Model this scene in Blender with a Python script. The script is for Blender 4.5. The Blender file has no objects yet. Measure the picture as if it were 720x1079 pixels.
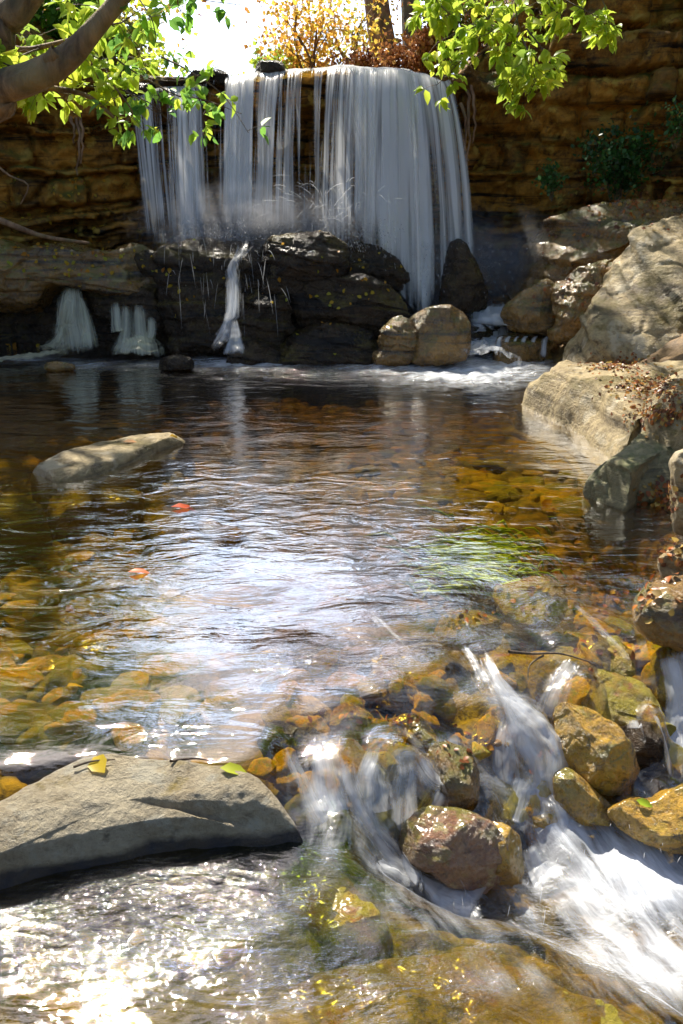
import bpy, math, random
import numpy as np
R = math.radians
random.seed(7)
rng = np.random.default_rng(7)
C = bpy.context.scene.collection
# ---------------------------------------------------------------- camera model (photo 720x1079)
F, PITCH, CAMZ = 900.0, R(21.25), 1.5
CP, SP = math.cos(PITCH), math.sin(PITCH)

def ray(px, py):
    x, y = (px - 360.0), -(py - 539.5)
    return np.array([x, F * CP + y * SP, -F * SP + y * CP])

def PZ(px, py, z):
    d = ray(px, py)
    return np.array([0, 0, CAMZ]) + d * ((z - CAMZ) / d[2])

def PY(px, py, Y):
    d = ray(px, py)
    return np.array([0, 0, CAMZ]) + d * (Y / d[1])

# ---------------------------------------------------------------- numpy noise
def _h(ix, iy, iz, seed):
    n = (ix.astype(np.int64) * 374761393 + iy.astype(np.int64) * 668265263 + iz.astype(np.int64) * 2147483647 + seed * 974634777)
    n = (n ^ (n >> 13)) * 1274126177
    n = n & 0x7fffffffffff
    n = (n ^ (n >> 16)) * 2246822519
    return ((n >> 5) & 0xffffff) / float(0xffffff)

def vn(p, seed=0):
    i = np.floor(p).astype(np.int64)
    f = p - i
    f = f * f * (3 - 2 * f)
    r = 0
    for a in (0, 1):
        wx = f[:, 0] if a else 1 - f[:, 0]
        for b in (0, 1):
            wy = f[:, 1] if b else 1 - f[:, 1]
            for c in (0, 1):
                wz = f[:, 2] if c else 1 - f[:, 2]
                r = r + wx * wy * wz * _h(i[:, 0] + a, i[:, 1] + b, i[:, 2] + c, seed)
    return r * 2 - 1

def fbm(p, seed=0, octv=4, gain=.5):
    s, a, t = 0, 1.0, 0
    for k in range(octv):
        s = s + a * vn(p * 2.03 ** k + k * 17.3, seed + k)
        t += a
        a *= gain
    return s / t

def worley(p, seed=0):
    i = np.floor(p).astype(np.int64)
    f1 = np.full(len(p), 9.0); f2 = np.full(len(p), 9.0); cid = np.zeros(len(p))
    zr = (-1, 0, 1) if np.ptp(p[:, 2]) > 1e-6 else (0,)
    for a in (-1, 0, 1):
        for b in (-1, 0, 1):
            for c in zr:
                jx, jy, jz = i[:, 0] + a, i[:, 1] + b, i[:, 2] + c
                q = np.stack([jx + _h(jx, jy, jz, seed), jy + _h(jx, jy, jz, seed + 1),
                              (jz + _h(jx, jy, jz, seed + 2)) if len(zr) > 1 else p[:, 2]], 1)
                d = np.sqrt(((p - q) ** 2).sum(1))
                m = d < f1
                f2 = np.where(m, f1, np.minimum(f2, d))
                cid = np.where(m, _h(jx, jy, jz, seed + 5), cid)
                f1 = np.where(m, d, f1)
    return f1, f2, cid

def sstep(a, b, x):
    t = np.clip((x - a) / (b - a), 0, 1)
    return t * t * (3 - 2 * t)

# ---------------------------------------------------------------- mesh helpers
def link(name, me, mat, parent=None):
    o = bpy.data.objects.new(name, me)
    C.objects.link(o)
    if mat: me.materials.append(mat)
    if parent: o.parent = parent
    return o

def mesh_from(V, faces, smooth=True, name='m'):
    """faces: int array (M,k)"""
    me = bpy.data.meshes.new(name)
    V = np.asarray(V, np.float32); faces = np.asarray(faces, np.int32)
    me.vertices.add(len(V)); me.vertices.foreach_set('co', V.ravel())
    k = faces.shape[1]
    me.loops.add(faces.size); me.loops.foreach_set('vertex_index', faces.ravel())
    me.polygons.add(len(faces))
    me.polygons.foreach_set('loop_start', np.arange(0, faces.size, k, dtype=np.int32))
    me.update(calc_edges=True)
    me.polygons.foreach_set('use_smooth', np.full(len(faces), smooth))
    me.validate()
    return me

def grid_faces(n, m, wrap=False):
    i, j = np.meshgrid(np.arange(n - 1), np.arange(m if wrap else m - 1), indexing='ij')
    j2 = (j + 1) % m
    return np.stack([i * m + j, i * m + j2, (i + 1) * m + j2, (i + 1) * m + j], -1).reshape(-1, 4)

def attr(me, name, vals):
    a = me.attributes.new(name, 'FLOAT', 'POINT')
    a.data.foreach_set('value', np.asarray(vals, np.float32))

def uvs(me, name, uv):
    l = me.uv_layers.new(name=name)
    idx = np.empty(len(me.loops), np.int32); me.loops.foreach_get('vertex_index', idx)
    l.data.foreach_set('uv', np.asarray(uv, np.float32)[idx].ravel())

def normals(me):
    n = np.empty(len(me.vertices) * 3, np.float32)
    me.vertices.foreach_get('normal', n)
    return n.reshape(-1, 3)

def setco(me, V):
    me.vertices.foreach_set('co', np.asarray(V, np.float32).ravel()); me.update()

def tag(o, label=None, cat=None, group=None, kind=None):
    if label: o['label'] = label
    if cat: o['category'] = cat
    if group: o['group'] = group
    if kind: o['kind'] = kind
    return o

def empty(name, loc):
    o = bpy.data.objects.new(name, None); C.objects.link(o); o.location = loc
    return o

def recenter(me, loc):
    V = np.empty(len(me.vertices) * 3, np.float32); me.vertices.foreach_get('co', V)
    setco(me, V.reshape(-1, 3) - np.asarray(loc, np.float32))

# ---------------------------------------------------------------- material helper
class M:
    def __init__(s, name):
        s.m = bpy.data.materials.new(name); s.m.use_nodes = True
        s.t = s.m.node_tree; s.t.nodes.clear()
        s.out = s.t.nodes.new('ShaderNodeOutputMaterial')
    def n(s, ty, ins=None, **kw):
        nd = s.t.nodes.new(ty)
        for k, v in kw.items(): setattr(nd, k, v)
        for k, v in (ins or {}).items(): s.set(nd.inputs[k], v)
        return nd
    def set(s, sock, v):
        if isinstance(v, bpy.types.NodeSocket): s.t.links.new(v, sock)
        elif isinstance(v, bpy.types.Node): s.t.links.new(v.outputs[0], sock)
        else:
            if hasattr(sock.default_value, '__len__') and len(sock.default_value) == 4 and len(v) == 3: v = (*v, 1)
            sock.default_value = v
    def math(s, op, a, b=0.0, clamp=False):
        return s.n('ShaderNodeMath', {0: a, 1: b}, operation=op, use_clamp=clamp).outputs[0]
    def mix(s, f, a, b, mode='MIX'):
        nd = s.n('ShaderNodeMix', data_type='RGBA', blend_type=mode)
        s.set(nd.inputs[0], f); s.set(nd.inputs[6], a); s.set(nd.inputs[7], b)
        return nd.outputs[2]
    def ramp(s, f, stops):
        nd = s.n('ShaderNodeValToRGB', {0: f}); e = nd.color_ramp.elements
        while len(e) < len(stops): e.new(.5)
        for i, (p, c) in enumerate(stops):
            e[i].position = p
            c = (c, c, c) if not hasattr(c, '__len__') else c
            e[i].color = (*c, 1)
        return nd.outputs[0]
    def mr(s, f, a, b, c=0.0, d=1.0):
        return s.n('ShaderNodeMapRange', {0: f, 1: a, 2: b, 3: c, 4: d}).outputs[0]
    def noise(s, vec, scale, detail=4, rough=.55, dist=0.0):
        return s.n('ShaderNodeTexNoise', {'Vector': vec, 'Scale': scale, 'Detail': detail, 'Roughness': rough, 'Distortion': dist}).outputs[0]
    def vmul(s, vec, sc, off=(0, 0, 0)):
        return s.n('ShaderNodeMapping', {'Vector': vec, 'Scale': sc, 'Location': off}).outputs[0]
    def attr(s, name): return s.n('ShaderNodeAttribute', attribute_name=name).outputs['Fac']
    def obj(s): return s.n('ShaderNodeTexCoord').outputs['Object']
    def end(s, sh):
        s.t.links.new(sh if isinstance(sh, bpy.types.NodeSocket) else sh.outputs[0], s.out.inputs[0]); return s.m

def rock_mat(name, light, mid, dark, scale=3.0, wet=.4, moss=None, moss_amt=.4, bump=.5, spec=.5, lichen=None, strata=0.0, black=.46, coat=0.0, block=False, wet_shade_z=None):
    m = M(name); v = m.obj()
    rnd = m.n('ShaderNodeObjectInfo').outputs['Random']
    vv = m.n('ShaderNodeVectorMath', {0: v}, operation='ADD')
    off = m.n('ShaderNodeCombineXYZ', {0: m.math('MULTIPLY', rnd, 31.0), 1: m.math('MULTIPLY', rnd, 17.0), 2: m.math('MULTIPLY', rnd, 11.0)})
    m.set(vv.inputs[1], off); v = vv.outputs[0]
    n1 = m.noise(v, scale, 8, .62, .6)
    n2 = m.noise(v, scale * 3.3, 8, .7, .3)
    n3 = m.noise(v, scale * 14, 6, .7)
    col = m.mix(m.mr(n1, .38, .62), mid, light)
    col = m.mix(m.mr(n2, black, black - .14), col, dark)
    col = m.mix(m.mr(n3, .35, .75, .0, .45), col, tuple(min(1, c * 1.9) for c in light), 'MIX')
    if strata:
        sv = m.vmul(v, (.6, .6, 9.0)); sn = m.noise(sv, strata, 6, .65, .4)
        col = m.mix(m.mr(sn, .48, .36), col, dark)
    if lichen:
        col = m.mix(m.mr(m.noise(v, scale * 2.1, 5, .6), .56, .62), col, lichen)
    if block: col = m.mix(1.0, col, m.ramp(m.attr('block'), [(0, .4), (.3, 1.0), (.55, (1.6, 1.5, 1.2)), (.75, .5), (1, (2.1, 1.9, 1.4))]), 'MULTIPLY')
    wr = 0.0
    if wet_shade_z:
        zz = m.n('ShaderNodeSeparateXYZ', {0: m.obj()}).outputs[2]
        wf = m.mr(m.math('ADD', zz, m.math('MULTIPLY', n1, .08)), wet_shade_z + .04, wet_shade_z + .02)
        col = m.mix(wf, col, m.mix(m.mr(n2, .4, .6), (.035, .033, .04), (.075, .06, .045)))  # low band painted dark: wet rock plus the shade of the front face
    if moss:
        nz = m.n('ShaderNodeSeparateXYZ', {0: m.n('ShaderNodeNewGeometry').outputs['Normal']}).outputs[2]
        f = m.math('MULTIPLY', m.mr(nz, .0, .8), m.mr(m.noise(v, scale * 1.4, 6, .65), .62 - moss_amt * .4, .72 - moss_amt * .4))
        col = m.mix(f, col, moss)
    h = m.math('ADD', m.math('MULTIPLY', n2, .6), m.math('MULTIPLY', n3, .28))
    h = m.math('ADD', h, m.math('MULTIPLY', m.noise(v, scale * 45, 4, .7), .1))
    if strata: h = m.math('ADD', h, m.math('MULTIPLY', sn, .6))
    b = m.n('ShaderNodeBump', {'Strength': bump, 'Distance': .05, 'Height': h})
    p = m.n('ShaderNodeBsdfPrincipled', {'Base Color': col, 'Normal': b, 'Specular IOR Level': spec,
            'Roughness': m.mr(n2, .35, .65, wet - .12, wet + .2), 'Coat Weight': coat, 'Coat Roughness': .18})
    return m.end(p)

# rock palettes
m_cliff = rock_mat('cliff_rock', (.33, .165, .026), (.105, .05, .010), (.009, .006, .004), 1.9, .6, (.10, .10, .015), .25, .9, .3, (.34, .23, .05), 1.2, .51, 0, True)
m_dark = rock_mat('wet_dark_rock', (.050, .030, .013), (.014, .009, .005), (.003, .0025, .0025), 2.6, .18, (.09, .065, .01), .30, 1.0, .40, None, 1.5, .5, 0)
m_pale = rock_mat('pale_limestone', (.40, .31, .16), (.22, .155, .07), (.05, .032, .014), 2.4, .45, (.15, .11, .02), .26, 1.0, .5, (.48, .40, .26), .6, .48)
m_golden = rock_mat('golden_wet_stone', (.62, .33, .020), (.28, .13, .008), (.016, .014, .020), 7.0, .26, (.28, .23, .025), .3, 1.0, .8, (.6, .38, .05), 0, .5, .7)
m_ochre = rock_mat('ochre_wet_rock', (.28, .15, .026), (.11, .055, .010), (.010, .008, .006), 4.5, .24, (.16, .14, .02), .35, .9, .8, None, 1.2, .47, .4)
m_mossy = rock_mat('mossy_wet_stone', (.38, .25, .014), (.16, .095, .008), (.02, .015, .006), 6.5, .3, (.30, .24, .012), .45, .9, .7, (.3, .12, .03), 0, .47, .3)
m_grey = rock_mat('grey_boulder_rock', (.34, .29, .20), (.22, .17, .10), (.07, .05, .025), 4.5, .45, (.22, .16, .03), .16, 1.0, .5, (.40, .36, .27), 0, .44, 0, False, .36)
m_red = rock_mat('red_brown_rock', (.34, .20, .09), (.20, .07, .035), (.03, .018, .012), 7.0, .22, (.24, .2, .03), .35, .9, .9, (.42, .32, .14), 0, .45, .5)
m_green = rock_mat('green_grey_slab', (.24, .21, .11), (.12, .105, .05), (.02, .018, .01), 4.0, .5, (.13, .14, .05), .35, .7, .4, None, .8, .42)

def bed_material():
    m = M('river_bed_cobbles'); v = m.obj()
    c = m.attr('cell'); e = m.attr('edge')
    base = m.ramp(c, [(0, (.04, .020, .002)), (.3, (.22, .12, .006)), (.5, (.08, .05, .004)), (.72, (.40, .25, .012)), (.86, (.09, .07, .005)), (1, (.30, .16, .008))])
    n = m.noise(v, 9, 6, .65)
    col = m.mix(m.mr(n, .35, .65, 0, .6), base, (.10, .065, .010))
    col = m.mix(m.mr(e, .20, .0), col, (.012, .008, .003))
    col = m.mix(m.attr('moss'), col, m.mix(m.mr(m.noise(v, 26, 5, .7), .4, .6), (.035, .034, .004), (.24, .20, .008)))
    col = m.mix(m.attr('bank'), col, m.mix(m.mr(m.noise(v, 5, 6, .7), .4, .6), (.10, .055, .02), (.26, .15, .05)))
    b = m.n('ShaderNodeBump', {'Strength': .6, 'Distance': .02, 'Height': m.noise(v, 45, 5, .7)})
    return m.end(m.n('ShaderNodeBsdfPrincipled', {'Base Color': col, 'Roughness': .6, 'Normal': b}))

def water_material():
    m = M('stream_water'); v = m.obj()
    foam, rough = m.attr('foam'), m.attr('chop')
    w1 = m.noise(m.vmul(v, (2.4, 5.5, 1)), 1.6, 3, .5, .8)
    w2 = m.noise(m.vmul(v, (5, 13, 1)), 2.2, 4, .6, .5)
    w3 = m.noise(m.vmul(v, (14, 26, 1)), 3.0, 3, .6, .6)
    h = m.math('ADD', m.math('MULTIPLY', w1, .7), m.math('MULTIPLY', w2, .15))
    h = m.math('ADD', h, m.math('MULTIPLY', w3, m.math('MULTIPLY', rough, .22)))
    b = m.n('ShaderNodeBump', {'Strength': m.math('MAXIMUM', m.mr(m.noise(v, .9, 2, .5), .38, .62, .12, .38), m.mr(rough, 0, 1, .1, 1.0)), 'Distance': .05, 'Height': h})
    lw = m.n('ShaderNodeLayerWeight', {0: .5, 1: b}).outputs['Facing']
    fac = m.math('ADD', .03, m.math('MULTIPLY', m.math('POWER', lw, 2.0), 1.3), True)
    gl = m.n('ShaderNodeBsdfGlossy', {'Color': (1, 1, 1), 'Roughness': m.mr(rough, 0, 1, .015, .05), 'Normal': b})
    tint = m.mix(m.attr('depth_shade_tint'), (.98, .86, .28), (.58, .38, .05))
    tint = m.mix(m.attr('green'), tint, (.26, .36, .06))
    tr = m.n('ShaderNodeBsdfTransparent', {'Color': tint})
    mx = m.n('ShaderNodeMixShader', {0: fac, 1: tr, 2: gl})
    # foam: streaked along the flow
    fu = m.n('ShaderNodeUVMap', uv_map='flow').outputs[0]
    s = m.noise(m.vmul(fu, (24, 5, 1)), 1.0, 6, .62, .5)
    s2 = m.noise(m.vmul(fu, (9, 3, 1)), 1.0, 5, .6, .9)
    sm = m.math('ADD', m.math('MULTIPLY', s, .55), m.math('MULTIPLY', s2, .45))
    ff = m.math('MULTIPLY', foam, m.mr(m.math('ADD', sm, m.math('MULTIPLY', foam, .16)), .50, .80))
    fb = m.n('ShaderNodeBump', {'Strength': .7, 'Distance': .03, 'Height': sm})
    wh = m.n('ShaderNodeBsdfPrincipled', {'Base Color': (.70, .73, .78), 'Roughness': .45, 'Normal': fb})
    m2 = m.n('ShaderNodeMixShader', {0: m.math('MULTIPLY', ff, .92, True), 1: mx, 2: wh})
    return m.end(m2)

def silk_material(name, fu=38.0, fv=.9, lo=.42, hi=.72, amax=.85, tint=(.93, .91, .88), dist=.25):
    """thin falling water: streaks run along v, holes show what is behind"""
    m = M(name)
    uv = m.n('ShaderNodeUVMap', uv_map='flow').outputs[0]
    d = m.attr('dens')
    a = m.noise(m.vmul(uv, (fu, fv, 1)), 1.0, 5, .62, dist)
    a2 = m.noise(m.vmul(uv, (fu * .22, fv * .45, 1), (3.1, 7.7, 0)), 1.0, 3, .5, dist)
    s = m.math('ADD', m.math('MULTIPLY', a, .6), m.math('MULTIPLY', a2, .4))
    s = m.math('ADD', s, m.math('MULTIPLY', m.math('SUBTRACT', d, .5), .42))
    al = m.math('MULTIPLY', m.mr(s, lo, hi), amax)
    al = m.math('MULTIPLY', al, m.mr(d, 0, .22), True)
    b = m.n('ShaderNodeBump', {'Strength': .6, 'Distance': .03, 'Height': s})
    df = m.n('ShaderNodeBsdfDiffuse', {'Color': tint, 'Normal': b})
    tl = m.n('ShaderNodeBsdfTranslucent', {'Color': tint, 'Normal': b})
    gl = m.n('ShaderNodeBsdfGlossy', {'Color': (1, 1, 1), 'Roughness': .25, 'Normal': b})
    x = m.n('ShaderNodeMixShader', {0: .5, 1: df, 2: tl})
    x = m.n('ShaderNodeMixShader', {0: .12, 1: x, 2: gl})
    tr = m.n('ShaderNodeBsdfTransparent')
    return m.end(m.n('ShaderNodeMixShader', {0: al, 1: tr, 2: x}))

def droplet_material(name, al):
    m = M(name)
    df = m.n('ShaderNodeBsdfDiffuse', {'Color': (.9, .92, .95)}); tl = m.n('ShaderNodeBsdfTranslucent', {'Color': (.9, .92, .95)})
    x = m.n('ShaderNodeMixShader', {0: .5, 1: df, 2: tl})
    return m.end(m.n('ShaderNodeMixShader', {0: al, 1: m.n('ShaderNodeBsdfTransparent'), 2: x}))

def leaf_material(name, stops, trans=.5, gloss=.35):
    m = M(name); r = m.attr('rnd')
    col = m.ramp(r, stops)
    p = m.n('ShaderNodeBsdfPrincipled', {'Base Color': col, 'Roughness': gloss, 'Specular IOR Level': .4})
    t = m.n('ShaderNodeBsdfTranslucent', {'Color': m.mix(.0, col, col)})
    br = m.n('ShaderNodeBrightContrast', {'Color': col, 'Bright': .06}); m.set(t.inputs[0], br)
    return m.end(m.n('ShaderNodeMixShader', {0: trans, 1: p, 2: t}))

def bark_material(name, a, b, sc=6):
    m = M(name); v = m.obj()
    n = m.noise(m.vmul(v, (1, 1, .35)), sc * 2, 7, .68, .5)
    n2 = m.noise(v, sc * .7, 4, .6)
    col = m.mix(m.mr(n, .38, .62), a, b)
    col = m.mix(m.mr(n2, .52, .66, 0, .5), col, (.13, .14, .06))
    bp = m.n('ShaderNodeBump', {'Strength': .9, 'Distance': .03, 'Height': n})
    return m.end(m.n('ShaderNodeBsdfPrincipled', {'Base Color': col, 'Roughness': .75, 'Normal': bp}))

m_bed, m_water = bed_material(), water_material()
m_fall = silk_material('falling_water_veil', 17, .35, .485, .64, .95, (.97, .96, .93), .2)
m_fall2 = silk_material('falling_water_threads', 34, .5, .51, .65, .95, (.97, .96, .94), .15)
m_casc = silk_material('rushing_water', 34, 3.5, .40, .72, .82, (.82, .85, .9), .35)
m_silkgreen = silk_material('small_fall_water', 60, 1.6, .40, .80, .85, (.90, .88, .62), .2)
m_drop, m_drop2 = droplet_material('spray_drops', .55), droplet_material('fine_spray', .30)
L_green = leaf_material('green_leaf', [(0, (.04, .15, .012)), (.45, (.14, .36, .015)), (.8, (.36, .56, .015)), (1, (.55, .62, .03))], .6)
L_lime = leaf_material('lime_leaf', [(0, (.18, .32, .008)), (.5, (.42, .56, .012)), (1, (.70, .70, .03))], .62)
L_dark = leaf_material('dark_green_leaf', [(0, (.015, .05, .01)), (.6, (.03, .12, .02)), (1, (.07, .2, .03))], .35)
L_gold = leaf_material('autumn_gold_leaf', [(0, (.60, .24, .02)), (.35, (.75, .45, .03)), (.7, (.75, .58, .05)), (1, (.40, .48, .04))], .6)
L_rust = leaf_material('rust_leaf', [(0, (.18, .05, .01)), (.5, (.38, .14, .02)), (.8, (.5, .24, .04)), (1, (.35, .3, .06))], .35)
L_litter = leaf_material('fallen_leaf_litter', [(0, (.10, .035, .012)), (.3, (.22, .07, .015)), (.5, (.42, .12, .015)), (.7, (.45, .22, .03)), (.85, (.40, .28, .06)), (1, (.16, .09, .035))], .2, .4)
L_olive = leaf_material('olive_leaf', [(0, (.05, .07, .012)), (.5, (.13, .16, .02)), (1, (.30, .28, .03))], .45)
m_bark = bark_material('grey_brown_bark', (.05, .035, .022), (.20, .14, .085))
m_barkw = bark_material('warm_bark', (.11, .055, .025), (.33, .20, .11))

# ---------------------------------------------------------------- rocks
def resample(P, n):
    P = np.asarray(P, float); Q = np.vstack([P, P[:1]])
    # Chaikin once, for soft corners
    a = Q[:-1] * .82 + Q[1:] * .18; b = Q[:-1] * .18 + Q[1:] * .82
    Q = np.empty((len(a) * 2, Q.shape[1])); Q[0::2] = a; Q[1::2] = b
    Q = np.vstack([Q, Q[:1]])
    s = np.r_[0, np.cumsum(np.linalg.norm(np.diff(Q, axis=0), axis=1))]
    t = np.linspace(0, s[-1], n, endpoint=False)
    return np.stack([np.interp(t, s, Q[:, k]) for k in range(Q.shape[1])], 1)

def roughen(me, V, size, seed, amp=.05, strata=0.0, tilt=(0.1, 0, 1), cracks=.5, fine=1.0):
    N = normals(me).astype(float)
    q = V / size
    d = fbm(q * 2.2 + seed, seed, 4) * amp * size
    f1, f2, cid = worley(q * 2.6 + seed * 1.7 + .15 * fbm(q * 5, seed, 2)[:, None], seed)
    e = f2 - f1
    d += (cid - .5) * amp * size * .9 * sstep(0, .12, e) * cracks
    d -= (1 - sstep(0, .10, e)) * amp * size * .55 * cracks
    if strata:
        t = np.asarray(tilt, float); t /= np.linalg.norm(t)
        zz = V @ t / strata + .6 * fbm(q * 1.3 + 9, seed + 3, 2)
        k = np.floor(zz); fr = zz - k
        off = lambda kk: _h(kk.astype(np.int64), (np.floor(q[:, 0] * 1.5 + seed)).astype(np.int64) * 0, kk.astype(np.int64) * 0 + seed, 11)
        a, b = off(k), off(k + 1)
        layer = a + (b - a) * sstep(.78, 1.0, fr)
        groove = np.exp(-((fr - .86) / .07) ** 2)
        side = 1 - np.abs(N @ t) ** 2
        d += ((layer - .5) * 1.3 - groove * .35) * strata * .55 * side
    d += fbm(V * 14 + seed, seed + 7, 3) * .008 * fine + fbm(V * 40 + seed, seed + 8, 2) * .0028 * fine
    return V + N * d[:, None]

def facet(V, c, n, k, seed, lo=.74, hi=.94, mind=.45):
    r = np.random.default_rng(seed)
    for _ in range(k):
        while True:
            d = r.normal(size=3); d /= np.linalg.norm(d)
            if d @ n > mind: break
        s = (V - c) @ d
        lim = s.max() * r.uniform(lo, hi)
        ex = np.clip(s - lim, 0, None)
        V = V - d * (ex * .97)[:, None]
    return V

def finish(name, V, faces, mat, seed, size, amp, strata, tilt, cracks, fine, label, cat, group, kind, parent):
    T = V[faces] - V.mean(0)
    if np.einsum('ij,ij->i', T[:, 0], np.cross(T[:, 1], T[:, 2])).sum() < 0: faces = faces[:, ::-1]
    me = mesh_from(V, faces)
    V = roughen(me, V, size, seed, amp, strata, tilt, cracks, fine)
    base = V.mean(0); base[2] = V[:, 2].min()
    setco(me, V - base)
    o = link(name, me, mat, parent); o.location = base
    return tag(o, label, cat, group, kind)

def orock(name, poly, zb, mat, label, lean=15, tf=.5, tb=.8, seed=1, amp=.05, strata=0., tilt=(.1, 0, 1), cracks=.6,
          fac=7, Y=None, yaw=0, cat='rock', group=None, e=2.6, dens=1.0, anchor=None, fine=1.0, lo=.74):
    """rock whose outline lies in an upright (or leaning) world plane, swollen to both sides. tf/tb: thickness relative to its half size"""
    P = resample(poly, 8 * max(14, int(14 * dens)))
    ya = max(p[1] for p in poly); xa = np.mean([p[0] for p in poly])
    if anchor: xa, ya = anchor
    P0 = PY(xa, ya, Y) if Y else PZ(xa, ya, zb)
    ex = np.array([math.cos(R(yaw)), math.sin(R(yaw)), 0]); bk = np.array([-math.sin(R(yaw)), math.cos(R(yaw)), 0])
    U = bk * math.sin(R(lean)) + np.array([0, 0, 1.0]) * math.cos(R(lean))
    n = np.cross(ex, U)
    cam = np.array([0, 0, CAMZ])
    pts = []
    for x, y in P:
        d = ray(x, y); pts.append(cam + d * (((P0 - cam) @ n) / (d @ n)))
    Q = np.array(pts); c = Q.mean(0)
    rad = np.linalg.norm(Q - c, axis=1).mean()
    if (n @ (cam - c)) < 0: n = -n
    K = max(14, int(18 * dens))
    th = np.linspace(0.03, 1, K)
    rr = np.sin(th * math.pi / 2)
    rows = []
    for r_ in rr: rows.append(c + (Q - c) * r_ + n * (tf * rad * (1 - r_ ** e) ** (1 / e)))
    for r_ in rr[::-1][1:]: rows.append(c + (Q - c) * r_ - n * (tb * rad * (1 - r_ ** e) ** (1 / e)))
    V = np.vstack(rows); m_ = len(P)
    V = facet(V, c, n, fac, seed, lo)
    fcs = grid_faces(len(rows), m_, True)[:, ::-1]
    V = np.vstack([V, V[:m_].mean(0), V[-m_:].mean(0)])
    # caps as degenerate quads
    i = np.arange(m_); a = len(V) - 2; b = len(V) - 1
    cap1 = np.stack([i, (i + 1) % m_, np.full(m_, a)], 1); cap2 = np.stack([(i + 1) % m_ + (len(rows) - 1) * m_, i + (len(rows) - 1) * m_, np.full(m_, b)], 1)
    tri = np.vstack([fcs[:, [0, 1, 2]], fcs[:, [0, 2, 3]], cap1[:, ::-1][:, [0, 1, 2]], cap2])
    tri = np.vstack([fcs[:, [0, 1, 2]], fcs[:, [0, 2, 3]], cap1, cap2])
    return finish(name, V, tri, mat, seed, rad, amp, strata, tilt, cracks, fine, label, cat, group, None, None)

def slab(name, poly, zt, zb, mat, label, dome=.1, seed=1, amp=.05, strata=0., tilt=(.05, 0, 1), cracks=.6, flare=.15,
         fac=4, cat='rock', group=None, dens=1.0, fine=1.0, edge=.12, world=None, slope=(0, 0), lo=.8):
    """rock whose top outline lies on a level at height zt; rounded edge, flanks down to zb. zt may be a list per corner"""
    if world is None:
        zs = zt if hasattr(zt, '__len__') else [zt] * len(poly)
        W = np.array([PZ(x, y, z) for (x, y), z in zip(poly, zs)])
    else: W = np.array(world, float)
    Q = resample(W, 8 * max(16, int(16 * dens))); c = Q.mean(0)
    rad = np.linalg.norm(Q - c, axis=1).mean(); up = np.array([0, 0, 1.0])
    rows = []
    K1 = max(16, int(22 * dens)); K2 = max(8, int(10 * dens))
    for r_ in np.linspace(.02, 1, K1):
        h = dome * rad * (1 - r_ ** 2.5) - edge * rad * max(0, (r_ - .8) / .2) ** 2 * .6
        rows.append(c + (Q - c) * (r_ * (1 - edge * .1)) + up * h)
    z0 = rows[-1][:, 2].copy()
    for t in np.linspace(0, 1, K2 + 1)[1:]:
        q = c + (Q - c) * (1 + flare * math.sin(t * math.pi / 2)); q[:, 2] = z0 * (1 - t) + zb * t
        rows.append(q)
    V = np.vstack(rows); m_ = len(Q)
    V = facet(V, c, np.array([0, -.3, 1.0]), fac, seed, lo, .97, .3)
    V = np.vstack([V, V[:m_].mean(0), V[-m_:].mean(0)])
    fcs = grid_faces(len(rows), m_, True)[:, ::-1]
    i = np.arange(m_)
    cap1 = np.stack([i, (i + 1) % m_, np.full(m_, len(V) - 2)], 1)
    cap2 = np.stack([(i + 1) % m_ + (len(rows) - 1) * m_, i + (len(rows) - 1) * m_, np.full(m_, len(V) - 1)], 1)
    tri = np.vstack([fcs[:, [0, 1, 2]], fcs[:, [0, 2, 3]], cap1, cap2])
    # orient up
    me_n = np.cross(V[tri[len(fcs) // 4, 1]] - V[tri[len(fcs) // 4, 0]], V[tri[len(fcs) // 4, 2]] - V[tri[len(fcs) // 4, 0]])
    if me_n[2] < 0: tri = tri[:, ::-1]
    return finish(name, V, tri, mat, seed, rad, amp, strata, tilt, cracks, fine, label, cat, group, None, None)

# ---------------------------------------------------------------- camera, light
cam = bpy.data.cameras.new('camera'); co = bpy.data.objects.new('camera', cam); C.objects.link(co)
cam.sensor_fit = 'VERTICAL'; cam.sensor_height = 36; cam.lens = 36 * F / 1079
cam.clip_start = .05; cam.clip_end = 2000
co.location = (0, 0, CAMZ); co.rotation_euler = (R(90) - PITCH, 0, 0)
bpy.context.scene.camera = co
SUN_EL, SUN_AZ = R(53), R(-22)       # azimuth measured from +Y towards +X
w = bpy.data.worlds.new('World'); bpy.context.scene.world = w; w.use_nodes = True
nt = w.node_tree; bg = nt.nodes['Background']
sk = nt.nodes.new('ShaderNodeTexSky'); sk.sky_type = 'NISHITA'; sk.sun_disc = False
sk.sun_elevation = SUN_EL; sk.sun_rotation = SUN_AZ; sk.dust_density = 1.6; sk.air_density = 1.0
tc = nt.nodes.new('ShaderNodeTexCoord')
cn = nt.nodes.new('ShaderNodeTexNoise'); cn.inputs['Scale'].default_value = 2.6; cn.inputs['Detail'].default_value = 7; cn.inputs['Roughness'].default_value = .58
mp = nt.nodes.new('ShaderNodeMapping'); mp.inputs['Scale'].default_value = (1, 1, 2.2); nt.links.new(tc.outputs['Generated'], mp.inputs[0]); nt.links.new(mp.outputs[0], cn.inputs['Vector'])
sx = nt.nodes.new('ShaderNodeSeparateXYZ'); nt.links.new(tc.outputs['Generated'], sx.inputs[0])
def _mr(src, a, b, c=0, d=1):
    q = nt.nodes.new('ShaderNodeMapRange'); nt.links.new(src, q.inputs[0]); q.inputs[1].default_value = a; q.inputs[2].default_value = b; q.inputs[3].default_value = c; q.inputs[4].default_value = d; return q.outputs[0]
def _mm(a, b):
    q = nt.nodes.new('ShaderNodeMath'); q.operation = 'MULTIPLY'; nt.links.new(a, q.inputs[0]); nt.links.new(b, q.inputs[1]); return q.outputs[0]
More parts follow.
